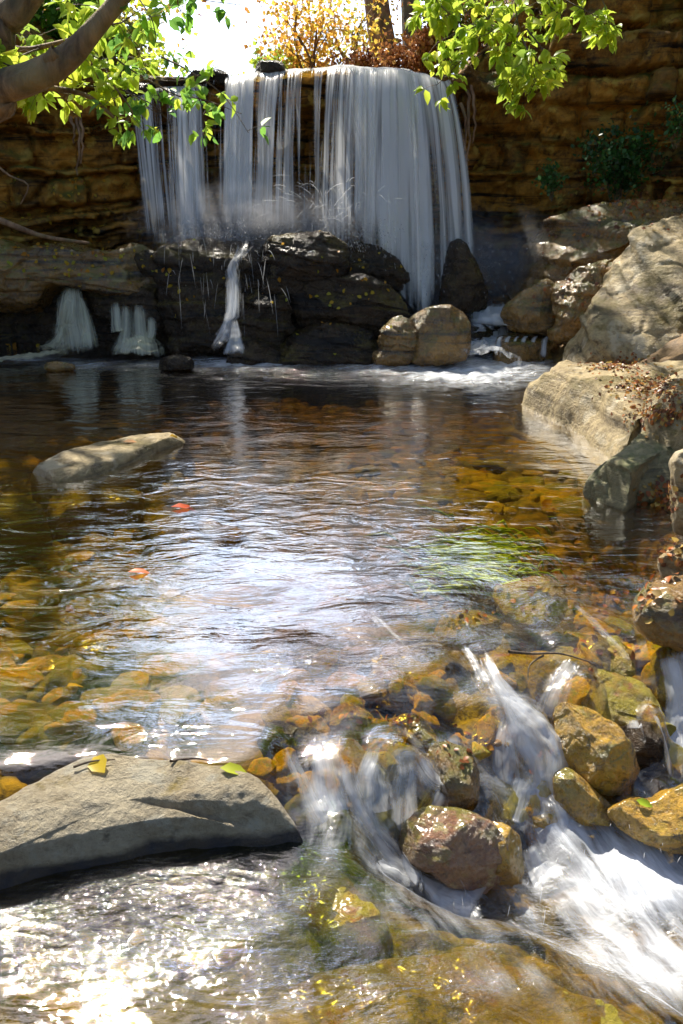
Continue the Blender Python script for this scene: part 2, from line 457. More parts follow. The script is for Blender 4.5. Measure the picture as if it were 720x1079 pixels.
cm = _mm(_mm(_mr(cn.outputs[0], .32, .52), _mr(sx.outputs[1], .1, .6)), _mr(sx.outputs[2], .60, .44))  # bright clouds added to the sky ahead to lift pool reflections and backlight
mxc = nt.nodes.new('ShaderNodeMix'); mxc.data_type = 'RGBA'; nt.links.new(cm, mxc.inputs[0]); nt.links.new(sk.outputs[0], mxc.inputs[6]); mxc.inputs[7].default_value = (15, 17.5, 22.5, 1)
nt.links.new(mxc.outputs[2], bg.inputs[0]); bg.inputs[1].default_value = .095
sl = bpy.data.lights.new('sun', 'SUN'); sl.energy = 5.0; sl.angle = R(.5); sl.color = (1, .93, .80)
so = bpy.data.objects.new('sun', sl); C.objects.link(so)
from mathutils import Vector
sd = Vector((math.sin(SUN_AZ) * math.cos(SUN_EL), math.cos(SUN_AZ) * math.cos(SUN_EL), math.sin(SUN_EL)))
so.rotation_euler = sd.to_track_quat('Z', 'Y').to_euler()
sc = bpy.context.scene
sc.view_settings.view_transform = 'Standard'; sc.view_settings.look = 'None'
sc.view_settings.exposure = .92; sc.view_settings.gamma = 1
sc.cycles.use_denoising = True; sc.cycles.max_bounces = 7; sc.cycles.transparent_max_bounces = 48
sc.cycles.diffuse_bounces = 3; sc.cycles.glossy_bounces = 3; sc.cycles.volume_bounces = 0
sc.cycles.caustics_reflective = False; sc.cycles.caustics_refractive = False
sc.cycles.sample_clamp_indirect = 6; sc.cycles.use_adaptive_sampling = True; sc.cycles.adaptive_threshold = .02

# ---------------------------------------------------------------- levels of the water
WP = [(0,392,0),(180,392,0),(360,392,0),(540,405,0),(0,500,0),(200,500,0),(400,500,0),(600,500,0),(0,600,0),(200,600,0),(400,600,0),(560,600,0),
 (690,600,-.005),(0,700,0),(100,700,0),(200,700,0),(300,700,0),(400,650,0),(0,780,0),(80,770,0),(150,780,0),(220,780,0),(470,640,0),(600,630,-.01),(280,740,0),(250,785,0),
 (340,740,-.01),(400,720,-.015),(450,700,-.015),(520,680,-.03),(600,670,-.04),(680,660,-.05),(500,740,-.08),(560,760,-.14),(620,720,-.07),
 (690,750,-.14),(640,775,-.24),(600,800,-.30),(665,805,-.32),(690,850,-.36),(650,850,-.36),(620,870,-.37),(350,800,-.06),(420,790,-.06),(470,800,-.12),(345,850,-.11),(400,860,-.2),(480,850,-.25),(560,830,-.28),(600,880,-.36),
 (700,830,-.32),(710,780,-.25),(440,930,-.36),(500,960,-.4),(560,920,-.4),(640,900,-.38),(700,920,-.38),(600,980,-.4),(700,1000,-.4),(660,960,-.4),(715,1035,-.4),
 (760,900,-.4),(780,980,-.4),(0,930,-.12),(100,905,-.12),(200,895,-.12),(300,905,-.12),(0,1000,-.12),(100,1000,-.12),(200,1000,-.12),(300,960,-.12),
 (340,925,-.13),(372,955,-.14),(390,985,-.14),(430,1005,-.15),(520,1012,-.16),(300,1070,-.12),(400,1060,-.13),(500,1060,-.15),(600,1060,-.18),
 (100,1079,-.12),(560,1030,-.17),(660,1079,-.2),(300,1150,-.14),(0,1150,-.12),(600,1150,-.2),(-200,900,-.12),(-200,700,0),(-200,1100,-.12),(900,700,-.1)]
WC = np.array([PZ(x, y, z) for x, y, z in WP])

def H(X, Y):
    X = np.atleast_1d(X); Y = np.atleast_1d(Y); out = np.empty(len(X))
    for s in range(0, len(X), 20000):
        d2 = (X[s:s + 20000, None] - WC[None, :, 0]) ** 2 + (Y[s:s + 20000, None] - WC[None, :, 1]) ** 2
        wt = 1 / (d2 + .0006) ** 2
        out[s:s + 20000] = (wt * WC[None, :, 2]).sum(1) / wt.sum(1)
    return out * (1 - sstep(2.6, 3.4, Y))

def to_px(X, Y, Z):
    dz = Z - CAMZ; dep = Y * CP - dz * SP
    return 360 + X * F / dep, 539.5 - (Y * SP + dz * CP) * F / dep

def blob(px, py, spots):
    """spots: (cx, cy, rx, ry, strength)"""
    r = np.zeros(len(px))
    for cx, cy, rx, ry, k in spots:
        r = np.maximum(r, k * np.exp(-(((px - cx) / rx) ** 2 + ((py - cy) / ry) ** 2)))
    return r

def yc(X):   # plan line of the cliff
    return np.interp(X, [-30, -9, -6, -4.2, -2.9, -1.9, -1, 1.2, 1.8, 2.4, 3.3, 4.5, 6, 8, 30], [-6, 4.6, 7.2, 8.7, 9.35, 9.7, 9.8, 9.8, 9.75, 9.6, 9.3, 8.3, 6.6, 3, -6])
def shore_r(Y):
    return np.interp(Y, [0, 2.0, 2.6, 3.2, 4.0, 4.6, 5.8, 7.1, 8.2, 9], [1.8, 1.55, 1.45, 1.45, 1.3, 1.45, 1.6, 1.75, 1.5, 1.3])

# river bed and near banks
ny, nx = 440, 420
Yv = .35 + (10.3 - .35) * np.linspace(0, 1, ny) ** 1.7
Xv = np.concatenate([np.linspace(-9, -3.2, 40, endpoint=False), np.linspace(-3.2, 2.4, 320, endpoint=False), np.linspace(2.4, 9, 60)])
YY, XX = np.meshgrid(Yv, Xv, indexing='ij'); X, Y = XX.ravel(), YY.ravel()
h = H(X, Y); px, py = to_px(X, Y, h)
casc = blob(px, py, [(500, 740, 170, 110, 1), (600, 860, 130, 80, 1), (400, 830, 90, 70, 1)])
lip = blob(px, py, [(440, 1060, 170, 70, 1), (620, 1075, 110, 40, 1), (330, 930, 60, 60, .9)])
depth = .24 + .10 * fbm(np.stack([X * .5, Y * .5, X * 0], 1), 3, 2) - .10 * np.clip(casc, 0, 1)
depth = np.where(py > 870, np.clip(.13 - .10 * lip, .03, 1), depth)
depth = np.where((py > 870) & (h < -.3), .10, depth)
bank = sstep(0, .5, X - shore_r(Y)) + sstep(0, .8, -3.6 - X)
bk = X - shore_r(Y)
g = h - depth
g = g + np.where(X > 0, np.clip(bk, -.15, 3) * .55 + .08, 0) * sstep(-.15, .2, bk)
g = np.where(X > 0, np.minimum(g, .25 + 1.15 * sstep(5.0, 8.6, Y) + .25 * np.clip(X - 2.4, 0, 3)), g)
g = np.where(X < -3.6, g + (-3.6 - X) * .45, g)
P3 = np.stack([X, Y, X * 0], 1)
wob = P3 + .08 * fbm(P3 * 4, 5, 2)[:, None]
wob[:, 2] = 0
f1, f2, cid = worley(wob * np.array([5.2, 7.5, 1]), 21)
f1b, f2b, cidb = worley(wob * np.array([12., 15, 1]), 22)
e = f2 - f1
cob = (sstep(0, .35, e) * .035 + (cid - .5) * .03 + sstep(0, .4, f2b - f1b) * .012) * (1 - .8 * lip)
Zb = g + cob + fbm(P3 * 9, 8, 3) * .01
Vb = np.stack([X, Y, Zb], 1)
me = mesh_from(Vb, grid_faces(ny, len(Xv))[:, ::-1])
attr(me, 'cell', .6 * cid + .4 * cidb); attr(me, 'edge', np.minimum(e, (f2b - f1b) * 1.2))
attr(me, 'moss', np.clip(lip * 1.1 + .55 * casc + blob(px, py, [(200, 970, 260, 90, .75)]), 0, 1))
attr(me, 'bank', np.clip(bank, 0, 1))
bed = tag(link('river_bed', me, m_bed), 'cobbled golden brown bed under the clear stream', None, None, 'structure')

# open country beyond and round the gorge, out to the horizon
gx = np.concatenate([-np.geomspace(400, 8, 30), np.linspace(-7.5, 7.5, 76), np.geomspace(8, 400, 30)])
gy = np.concatenate([-np.geomspace(300, 1, 16), np.linspace(0, 16, 110), np.geomspace(16.4, 600, 36)])
GY, GX = np.meshgrid(gy, gx, indexing='ij'); X, Y = GX.ravel(), GY.ravel()
back = Y - yc(X)
hill = 2.38 + .35 * sstep(.5, 3, np.abs(X + .2) - 1.6) + .16 * np.clip(np.abs(X + .3) - 1.8, 0, 14) + .5 * fbm(np.stack([X * .15, Y * .15, X * 0], 1), 4, 3) * sstep(3, 12, np.abs(X)) + .02 * np.clip(Y - 12, 0, 100)
side = np.maximum(sstep(8.5, 9.5, X), sstep(7, 9, -X))
z = np.where(back > .55, hill, -1.2)
z = z + .08 * fbm(np.stack([X, Y, X * 0], 1), 6, 3)
m = M('forest_floor'); v = m.obj()
col = m.mix(m.mr(m.noise(v, 3, 8, .7), .4, .6), (.06, .036, .014), (.20, .11, .03))
m_forest = m.end(m.n('ShaderNodeBsdfPrincipled', {'Base Color': m.mix(m.mr(m.noise(v, .8, 4), .5, .62), col, (.06, .09, .02)), 'Roughness': .9,
     'Normal': m.n('ShaderNodeBump', {'Strength': .8, 'Distance': .06, 'Height': m.noise(v, 8, 8, .7)})}))
tag(link('ground', mesh_from(np.stack([X, Y, z], 1), grid_faces(len(gy), len(gx))[:, ::-1]), m_forest), None, None, None, 'structure')

# cliff: strata swept along its plan line
def cliff_mesh():
    xs = np.concatenate([np.linspace(-9, -4, 50, endpoint=False), np.linspace(-4, 4.2, 400, endpoint=False), np.linspace(4.2, 8, 50)])
    top = np.interp(xs, [-9, -4.5, -3, -2.3, -1.75, 1.2, 1.35, 1.7, 2.3, 3.2, 5, 9], [4.0, 3.1, 2.75, 2.5, 2.42, 2.44, 2.62, 3.0, 3.8, 4.3, 4.6, 4.8])
    nv, nb = 230, 26
    tv = np.linspace(0, 1, nv)
    rows = []
    y0 = yc(xs)
    dx = np.gradient(xs); dy = np.gradient(y0); nrm = np.stack([dy, -dx], 1); nrm /= np.linalg.norm(nrm, axis=1)[:, None]
    V = np.zeros((nv + nb, len(xs), 3))
    for i, t in enumerate(tv):
        V[i, :, 0] = xs; V[i, :, 1] = y0; V[i, :, 2] = -1.0 + t * (top + 1.0)
    for i in range(nb):
        t = (i + 1) / nb * 2.6
        V[nv + i, :, 0] = xs - nrm[:, 0] * t; V[nv + i, :, 1] = y0 - nrm[:, 1] * t; V[nv + i, :, 2] = top + .10 * t + .5 * t * sstep(1.4, 2.2, xs) + .35 * t * sstep(2.0, 3.2, -xs)
    P = V[:nv].reshape(-1, 3)
    q = P.copy()
    zz = P[:, 2] + .26 * fbm(np.stack([P[:, 0] * .5, P[:, 1] * .5, P[:, 2] * .4], 1), 31, 4) + .03 * fbm(P * 5, 32, 2)
    hr = np.random.default_rng(99); hs = np.r_[-1.5, np.cumsum(np.where(hr.random(60) < .45, hr.uniform(.035, .08, 60), hr.uniform(.12, .34, 60))) - 1.4]; hs = np.r_[hs[hs < 6], 12]
    k = np.clip(np.searchsorted(hs, zz) - 1, 0, len(hs) - 2)
    fr = (zz - hs[k]) / (hs[k + 1] - hs[k]); thick = (hs[k + 1] - hs[k])
    f1, f2, cid = worley(np.stack([P[:, 0] * 1.7 + k * 3.7 + .25 * fbm(P * 3, 33, 2), P[:, 1] * 1.7, k * 5.0 + .5], 1), 41)
    off = _h(k, k * 0, k * 0, 77) * .24 * (.6 + .8 * fbm(P * .8, 34, 2)) + (cid - .5) * .34
    round_ = np.clip(1 - (np.abs(fr - .5) * 2) ** (4 + 14 * _h(k, k * 0, k * 0, 78)), 0, 1)
    d = off * round_ - (1 - round_) * .06
    d -= (1 - sstep(0, .09, f2 - f1)) * .07
    d += fbm(P * np.array([1.2, 1.2, 2.2]), 43, 4) * .34 + fbm(P * 6, 44, 4) * .09 + fbm(P * 22, 45, 3) * .025
    rg = 1 - np.abs(fbm(P * np.array([2.2, 2.2, 3.4]), 47, 3)) * 3; d -= np.clip(rg, 0, 1) ** 3 * .10
    # dark undercut behind the falls and on the right, capstone leaning out at the lip
    u = np.exp(-((P[:, 2] - 1.5) / .55) ** 2) * sstep(2.2, 1.4, np.abs(P[:, 0] + .2)) * .30
    cap = sstep(2.02, 2.2, P[:, 2]) * sstep(1.75, 1.45, np.abs(P[:, 0] + .25)) * .42
    slope = np.clip(.9 - P[:, 2], 0, 1.4) * .25 + np.clip(P[:, 2] - 2.9, 0, 3) * -.35
    d = d - u + cap + slope
    nn = np.repeat(nrm[None], nv, 0).reshape(-1, 2)
    q[:, 0] += nn[:, 0] * d; q[:, 1] += nn[:, 1] * d
    V[:nv] = q.reshape(nv, len(xs), 3)
    blk = np.r_[np.clip(.55 * cid + .45 * _h(k, k * 0, k * 0, 79), 0, 1), np.full(nb * len(xs), .4)]
    # bring the first plateau rows forward with the capstone
    lipd = (V[nv - 1, :, :2] - np.stack([xs, y0], 1))
    for i in range(nb):
        f = 1 - (i + 1) / nb
        V[nv + i, :, :2] += lipd * f
        V[nv + i, :, 2] += .05 * fbm(V[nv + i] * 4, 46, 3) * (np.abs(xs + .25) > 1.5)
    me = mesh_from(V.reshape(-1, 3), grid_faces(nv + nb, len(xs))); attr(me, 'block', blk); return me
cl = tag(link('cliff', cliff_mesh(), m_cliff), 'layered brown rock cliff curving round the plunge pool', None, None, 'structure')

# ---------------------------------------------------------------- water surface
ny, nx = 460, 380
Yv = .45 + (8.9 - .45) * np.linspace(0, 1, ny) ** 1.6
Xv = np.concatenate([np.linspace(-6, -2.4, 40, endpoint=False), np.linspace(-2.4, 1.9, 300, endpoint=False), np.linspace(1.9, 3.0, 40)])
YY, XX = np.meshgrid(Yv, Xv, indexing='ij'); X, Y = XX.ravel(), YY.ravel()
h = H(X, Y); px, py = to_px(X, Y, h)
foam = blob(px, py, [(670, 930, 95, 60, 1.45), (690, 1000, 90, 60, 1.2), (470, 945, 60, 34, .9), (590, 890, 60, 40, 1.0), (680, 1000, 90, 50, .8), (560, 950, 90, 40, .6),
   (495, 390, 85, 16, 1.4), (540, 372, 40, 25, 1.4), (430, 385, 80, 9, 1.15), (250, 383, 80, 6, 1.1), (110, 384, 90, 5, .6), (40, 380, 50, 5, .7),
   (530, 760, 26, 60, .75), (345, 850, 22, 50, .85), (570, 810, 30, 45, .75),
   (330, 695, 26, 10, .35), (560, 1030, 90, 20, .35)])
foam = np.where((h > -.24) & (py > 900), np.minimum(foam, .42), foam)
# shining white thread of the lip's upper edge
chop = blob(px, py, [(640, 960, 150, 90, 1), (130, 960, 230, 90, .8), (560, 720, 220, 120, .55), (450, 1040, 300, 60, .6), (450, 385, 400, 26, 1), (340, 700, 80, 40, .5), (180, 770, 110, 22, .35)])
P3 = np.stack([X, Y, X * 0], 1)
dz = .006 * fbm(P3 * np.array([2, 6, 1]), 61, 3) * sstep(2.5, 6, Y) + .010 * fbm(P3 * np.array([4, 9, 1]), 62, 3) * chop
dz += .035 * (fbm(P3 * np.array([9, 9, 1]), 63, 4)) * np.clip(foam, 0, 1)
dz += .02 * fbm(P3 * 6, 64, 3) * casc[0] * 0
gh = h.reshape(YY.shape); sl_ = np.hypot(np.gradient(gh, axis=0) / np.gradient(YY, axis=0), np.gradient(gh, axis=1) / np.gradient(XX, axis=1)).ravel()
foam = np.maximum(foam, .42 * sstep(.3, .9, sl_) * sstep(690, 800, py + .25 * (px - 300)) * (px > 300) * (py < 930))

cw = np.clip(blob(px, py, [(520, 730, 190, 90, 1), (600, 850, 130, 60, 1), (390, 800, 90, 60, .9)]), 0, 1) * .045
me = mesh_from(np.stack([X, Y, h + dz + cw], 1), grid_faces(ny, len(Xv))[:, ::-1])
attr(me, 'depth_shade_tint', np.clip(blob(px, py, [(330, 620, 150, 110, 1), (250, 420, 420, 50, .95), (0, 430, 200, 50, 1), (620, 560, 110, 34, 1), (560, 590, 120, 20, .7), (330, 540, 150, 60, .8), (90, 720, 120, 40, .3), (150, 950, 260, 90, .55), (430, 1060, 330, 50, .4)]) * (1 - .9 * blob(px, py, [(480, 500, 150, 28, 1), (70, 610, 120, 110, 1), (520, 595, 70, 30, 1), (650, 620, 90, 30, .7)])), 0, 1))  # painted: tint darkened over dim pool areas, spared where the bed is sunlit
attr(me, 'green', np.clip(blob(px, py, [(300, 900, 140, 50, 1), (200, 970, 260, 80, .8)]), 0, 1))
attr(me, 'foam', np.clip(foam, 0, 1.3)); attr(me, 'chop', np.clip(chop + foam * .5, 0, 1))
# flow coordinates: turned along the stream
ang = np.where(py > 860, np.where(px > 400, -.5, .15), 1.2)
uvs(me, 'flow', np.stack([X * np.cos(ang) - Y * np.sin(ang), X * np.sin(ang) + Y * np.cos(ang)], 1)[:, ::1])
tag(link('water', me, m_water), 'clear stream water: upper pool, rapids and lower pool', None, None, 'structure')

# ================================================================ ROCKS
GM = 'wet boulders at the foot of the waterfall'
orock('boulder', [(262,262),(300,250),(344,246),(362,258),(384,284),(402,302),(425,318),(431,345),(432,380),(370,386),(300,386),(258,382),(244,350),(242,300)], 0, m_dark,
      'big black layered boulder behind the stepped pile in the middle of the waterfall foot', lean=32, Y=7.85, tf=.4, tb=.9, cracks=.3, seed=11, amp=.13, strata=.17, tilt=(.18, .1, 1), fac=10, cat='boulder', group=GM, dens=2.2)
for pl, zz_, Yy, ln, sd_, lb in [
    ([(258,270),(276,254),(312,249),(346,244),(368,262),(362,292),(322,306),(282,312),(262,300)], .5, 7.72, 34, 101, 'topmost black block of the stepped pile under the falls, its top glistening'),
    ([(304,308),(340,294),(388,290),(420,306),(434,326),(428,350),(384,354),(330,348),(306,336)], .2, 7.66, 30, 102, 'right middle block of the stepped pile under the falls'),
    ([(240,312),(262,300),(300,304),(312,340),(304,372),(266,378),(242,360)], .1, 7.62, 22, 103, 'left middle block of the stepped pile beside the narrow fall'),
    ([(290,348),(330,338),(388,346),(404,366),(398,390),(340,392),(288,388)], -.02, 7.50, 24, 104, 'low front block of the stepped pile at the waterline'),
    ([(240,362),(268,352),(296,360),(304,388),(262,392),(236,388)], -.02, 7.46, 30, 105, 'small lit stone at the waterline below the left middle block')]:
    orock('boulder', pl, zz_, m_dark, lb, lean=ln, tf=.5, tb=.8, seed=sd_, amp=.07, strata=.09, tilt=(.18, .1, 1), fac=9, lo=.66, cat='boulder', group=GM, dens=1.6, Y=Yy, cracks=.35)
orock('rock_ledge', [(168,262),(196,255),(250,250),(276,252),(290,300),(276,384),(212,384),(184,372),(172,340),(164,300)], 0, m_dark,
      'dark flat-topped ledge left of the big black boulder, thin stream running down it', lean=12, tf=.5, tb=1.0, cracks=.3, seed=12, amp=.12, strata=.16, fac=7, cat='rock ledge', dens=1.8, Y=7.95, e=4)
orock('boulder', [(360,250),(398,258),(428,280),(431,306),(400,312),(370,300),(356,275)], .5, m_dark,
      'small dark stepped block behind the right shoulder of the big black boulder', lean=15, tf=.5, tb=.9, seed=13, amp=.06, strata=.10, fac=6, Y=8.25, cat='boulder', group=GM, dens=1.1)
orock('boulder', [(430,336),(446,325),(468,320),(488,326),(497,346),(495,378),(470,386),(436,386),(424,366)], 0, m_ochre,
      'squat brown boulder with a sunlit rim right of the big black boulder', lean=10, tf=.5, tb=.8, seed=14, amp=.05, fac=8, cat='boulder', group=GM, dens=1.2)
orock('boulder', [(473,256),(484,249),(492,256),(504,280),(516,312),(512,345),(466,345),(463,305)], .2, m_dark,
      'pointed black boulder standing upright behind the right edge of the falls', lean=5, tf=.5, tb=.7, seed=15, amp=.05, fac=8, Y=8.2, cat='boulder', group=GM, dens=1.1)
orock('boulder', [(398,352),(418,330),(440,340),(444,372),(430,386),(390,386)], 0, m_ochre,
      'low brown boulder wedged between the black boulder and the squat brown one', lean=15, tf=.6, tb=.8, seed=16, amp=.06, fac=7, cat='boulder', group=GM, strata=.08)
for i, (pl, lb) in enumerate([([(266,76),(270,66),(286,63),(300,68),(302,78),(284,82)], 'dark stone breaking the lip of the falls under the golden tree'),
        ([(196,84),(206,74),(228,72),(242,78),(238,88),(214,90)], 'dark stone at the lip between the left threads and the main veil'),
        ([(128,104),(134,92),(150,88),(166,92),(164,104),(144,108)], 'wet stone at the left end of the lip behind the near leaves')]):
    orock('stone', pl, 2.3, m_dark, lb, lean=20, seed=17 + i, Y=9.12, cat='stone', tf=.8)
# left ledge with undercut
orock('rock_ledge', [(-120,262),(-40,256),(40,262),(100,262),(150,262),(178,268),(182,300),(150,312),(100,306),(70,300),(40,322),(-20,330),(-120,330)], .35, m_ochre,
      'long mossy overhanging ledge on the left bank above the small falls', lean=10, tf=.45, tb=1.0, cracks=.3, seed=21, amp=.15, strata=.10, fac=5, Y=8.15, cat='rock ledge', dens=2.0, e=5)
orock('rock_ledge', [(-140,310),(0,318),(60,305),(120,300),(180,300),(190,388),(60,388),(-140,392)], -.05, m_dark,
      'dark undercut rock wall below the long mossy ledge on the left', lean=0, tf=.2, tb=.8, seed=22, amp=.13, strata=.10, fac=3, Y=8.5, cat='rock ledge', dens=1.8, e=6)
orock('boulder', [(92,300),(112,294),(150,300),(178,296),(184,330),(168,352),(140,330),(120,345),(100,330)], .2, m_dark,
      'dark block between the two small falls on the left', lean=10, tf=.5, tb=.8, seed=23, amp=.07, strata=.08, fac=6, Y=8.05, cat='boulder', group=GM, dens=1.2)
orock('boulder', [(140,268),(156,262),(178,272),(176,292),(150,292)], .6, m_dark,
      'little wet block on the ledge left of the flat-topped ledge', lean=10, tf=.5, tb=.8, seed=24, amp=.06, fac=6, Y=7.95, cat='boulder', group=GM)
orock('stone', [(44,384),(58,381),(78,383),(80,389),(60,392),(46,390)], 0, m_ochre, 'small dark stone at the waterline below the left small fall', lean=30, seed=25, cat='stone')
orock('stone', [(166,380),(186,372),(204,378),(206,389),(180,392),(166,389)], 0, m_dark, 'small black stone at the waterline below the flat-topped ledge', lean=20, seed=26, cat='stone')
# right bank, back to front
GR = 'weathered rocks of the right bank'
orock('boulder', [(527,300),(533,270),(552,248),(590,238),(640,228),(690,223),(720,222),(800,228),(800,300),(690,290),(640,300),(600,322),(560,322)], .4, m_ochre,
      'long wet brown rock shelf at the back of the right bank', lean=38, tf=.5, tb=.8, cracks=.35, seed=31, amp=.12, strata=.16, tilt=(.25, .1, 1), fac=9, Y=8.15, cat='boulder', group=GR, dens=2)
orock('boulder', [(526,328),(548,308),(568,296),(588,292),(592,330),(586,350),(556,352),(534,346)], .15, m_ochre,
      'brown block beside the rapids in the far right pool corner', lean=18, tf=.5, tb=.7, seed=32, amp=.05, fac=9, Y=7.75, cat='boulder', group=GR, dens=1.3)
orock('boulder', [(584,300),(604,284),(640,272),(668,280),(660,320),(632,350),(604,366),(580,360)], .15, m_ochre,
      'split olive-brown block between the rapids and the big pale slab', lean=28, tf=.5, tb=.7, seed=33, amp=.12, fac=8, Y=7.4, strata=.10, cat='boulder', group=GR, dens=1.4)
orock('rock_slab', [(572,376),(598,350),(628,318),(648,284),(672,250),(706,232),(760,222),(860,240),(860,420),(720,420),(640,402),(588,396)], .25, m_pale,
      'great pale slanting limestone slab filling the right edge, sunlit and ribbed', lean=48, tf=.22, tb=.7, seed=34, amp=.08, strata=.13, tilt=(.55, -.35, 1), fac=9, lo=.7, Y=6.6, cat='rock slab', dens=3, anchor=(620, 398), cracks=.22)
slab('rock_ledge', [(545,384),(572,372),(610,376),(660,384),(720,380),(860,372),(860,462),(735,452),(700,440),(672,446),(652,452),(640,436),(618,424),(600,408),(570,398)], .28, -.35, m_pale,
     'low pale ledge with rounded folds and leaves along the right pool edge', dome=.02, seed=35, amp=.09, strata=.11, flare=.02, fac=5, cat='rock ledge', dens=2.6, edge=.5, cracks=.25)
slab('rock_ledge', [(690,400),(712,388),(760,380),(860,380),(860,425),(760,432),(706,424)], .46, .1, m_pale, 'upper pale step on the right bank above the leaf-strewn ledge', dome=.05, seed=36, amp=.06, strata=.05, cat='rock ledge', dens=1.6)
slab('rock_slab', [(622,492),(650,468),(664,446),(720,438),(800,440),(800,500),(700,476),(660,500)], .20, -.3, m_green,
     'flat grey-green slab jutting over the pool at the right', dome=.03, seed=37, amp=.04, strata=.05, flare=.10, fac=2, cat='rock slab', dens=1.6, edge=.2)
orock('rock_slab', [(610,518),(632,490),(668,466),(700,470),(722,480),(716,528),(670,530),(636,530)], 0, m_green,
      'dark green-grey rock face dipping into the pool below the flat slab', lean=45, tf=.25, tb=.6, seed=38, amp=.05, fac=5, cat='rock slab', dens=1.3)
orock('rock', [(708,490),(716,474),(740,470),(780,480),(790,580),(730,575),(712,560)], 0, m_pale, 'upright pale rock cut by the right edge of the picture', lean=15, tf=.5, tb=.7, seed=39, amp=.06, fac=6, cat='rock', group=GR)
orock('rock', [(692,590),(710,574),(740,572),(760,600),(740,622),(700,612)], 0, m_pale, 'small pale stone below the upright rock at the right edge', lean=30, tf=.5, tb=.7, seed=40, amp=.05, cat='rock', group=GR)
orock('rock', [(668,632),(682,614),(716,602),(780,600),(790,670),(740,690),(690,678),(670,660)], -.03, m_ochre,
      'rough olive-brown rock at the right edge above the rapids', lean=40, tf=.5, tb=.7, seed=41, amp=.07, fac=8, cat='rock', group=GR, dens=1.3)
# flat rock in the pool, left
slab('flat_rock', [(22,492),(60,474),(110,462),(150,456),(190,452),(200,456),(170,466),(140,478),(95,494),(50,500)], .055, -.25, m_pale,
     'long flat grey rock breaking the surface of the dark pool on the left', dome=.03, seed=51, amp=.03, fac=1, flare=.08, cat='rock', dens=1.4, edge=.25)
slab('submerged_rock', [(-60,545),(-20,520),(30,520),(48,534),(30,548),(-20,560)], -.01, -.3, m_green, 'dark flat rock awash at the left edge of the pool', dome=.03, seed=52, amp=.04, cat='rock')
slab('submerged_rock', [(48,530),(58,518),(92,512),(98,524),(84,534),(56,538)], -.05, -.3, m_mossy, 'first yellow stone under the water right of the dark awash rock', seed=53, cat='stone', dome=.1)
slab('submerged_rock', [(92,518),(110,508),(150,516),(148,526),(116,530)], -.05, -.3, m_mossy, 'second yellow stone under the water below the long flat rock', seed=54, cat='stone', dome=.1)
slab('submerged_rock', [(74,672),(100,660),(140,666),(136,684),(100,690),(76,684)], -.07, -.3, m_golden, 'wide golden stone under the water above the foreground boulder', seed=55, cat='stone', dome=.1)
slab('submerged_rock', [(38,700),(50,690),(70,694),(66,706),(44,708)], -.08, -.3, m_golden, 'small round golden stone under the water at the left', seed=56, cat='stone', dome=.12)
# foreground boulder
slab('boulder', [(-60,870),(-30,845),(8,822),(40,806),(72,793),(110,786),(160,790),(205,794),(250,798),(276,806),(296,828),(312,852),(326,884),(285,882),(240,868),(190,866),(130,876),(70,888),(0,905),(-60,925)],
     [0.03]*8+[.03,.03,.02,-.02,-.10,-.085,-.04,-.03,-.03,-.03,-.03,-.03], -.42, m_grey, 'broad smooth grey-brown boulder in the left foreground between the two pools', dome=.035, seed=61, amp=.045, flare=.03, fac=0, cat='boulder', dens=2.6, edge=.25, cracks=.12)
# cascade rocks
GC = 'wet rocks of the foreground cascade'
def cr(poly, zb, mat, label, **k):
    k.setdefault('fac', 11); k.setdefault('lo', .62); k.setdefault('cracks', .35); k.setdefault('e', 2.1)
    if k['seed'] not in (71, 72, 73, 74, 75, 76, 41): zb -= .035
    if mat is m_mossy: zb -= .05; k['tf'] = k.get('tf', .5) * .6
    k.setdefault('lean', 26); ge = k.pop('grow', 1.12); cx_, cy_ = np.mean([q[0] for q in poly]), np.mean([q[1] for q in poly]); poly = [(cx_ + (a_ - cx_) * ge, cy_ + (b_ - cy_) * ge) for a_, b_ in poly]; k.setdefault('tf', .5); k.setdefault('tb', .9); k.setdefault('amp', .06); k.setdefault('dens', 1.3)
    return orock('rock', poly, zb, mat, label, cat='rock', group=GC, **k)
cr([(584,752),(598,744),(622,752),(650,768),(664,784),(676,806),(694,836),(676,844),(640,836),(604,816),(590,790)], -.33, m_golden, 'angular golden rock with black wet patches standing right of the white chute', seed=71, lean=12, grow=1.05, fac=16, lo=.62, dens=2.0)
cr([(586,820),(602,814),(626,832),(650,862),(640,876),(610,874),(588,852)], -.38, m_golden, 'rounded golden-brown rock below the angular golden rock', seed=72, lean=14)
cr([(646,862),(668,846),(690,850),(712,836),(760,830),(780,880),(740,900),(700,892),(664,878)], -.38, m_golden, 'golden rock in the right corner with a green leaf lying on it', seed=73, lean=18, dens=1.6)
cr([(704,880),(724,872),(750,880),(750,908),(712,904)], -.38, m_mossy, 'small mossy stone at the right edge by the white water', seed=74, lean=38)
cr([(414,884),(430,864),(452,856),(486,856),(514,868),(530,888),(526,926),(500,944),(468,926),(436,906)], -.38, m_red, 'red and green rock in the middle of the cascade, water parting round it', seed=75, lean=26, fac=9, dens=1.9)
cr([(510,868),(534,872),(550,888),(552,926),(536,946),(514,940)], -.40, m_golden, 'dark golden rock leaning on the red and green rock', seed=76, lean=25)
cr([(458,660),(472,646),(500,642),(526,652),(530,674),(508,688),(482,684),(464,676)], -.02, m_mossy, 'leaf-covered mossy stone at the head of the rapids', seed=77, lean=40)
cr([(276,742),(290,728),(320,728),(346,746),(356,768),(340,782),(300,772),(280,760)], -.06, m_mossy, 'smooth yellow-green stone at the left lip of the cascade', seed=78, lean=55, amp=.04)
cr([(272,780),(286,762),(320,768),(346,778),(350,802),(330,826),(300,812),(282,800)], -.14, m_dark, 'black wet stone right behind the end of the foreground boulder', seed=79, lean=30)
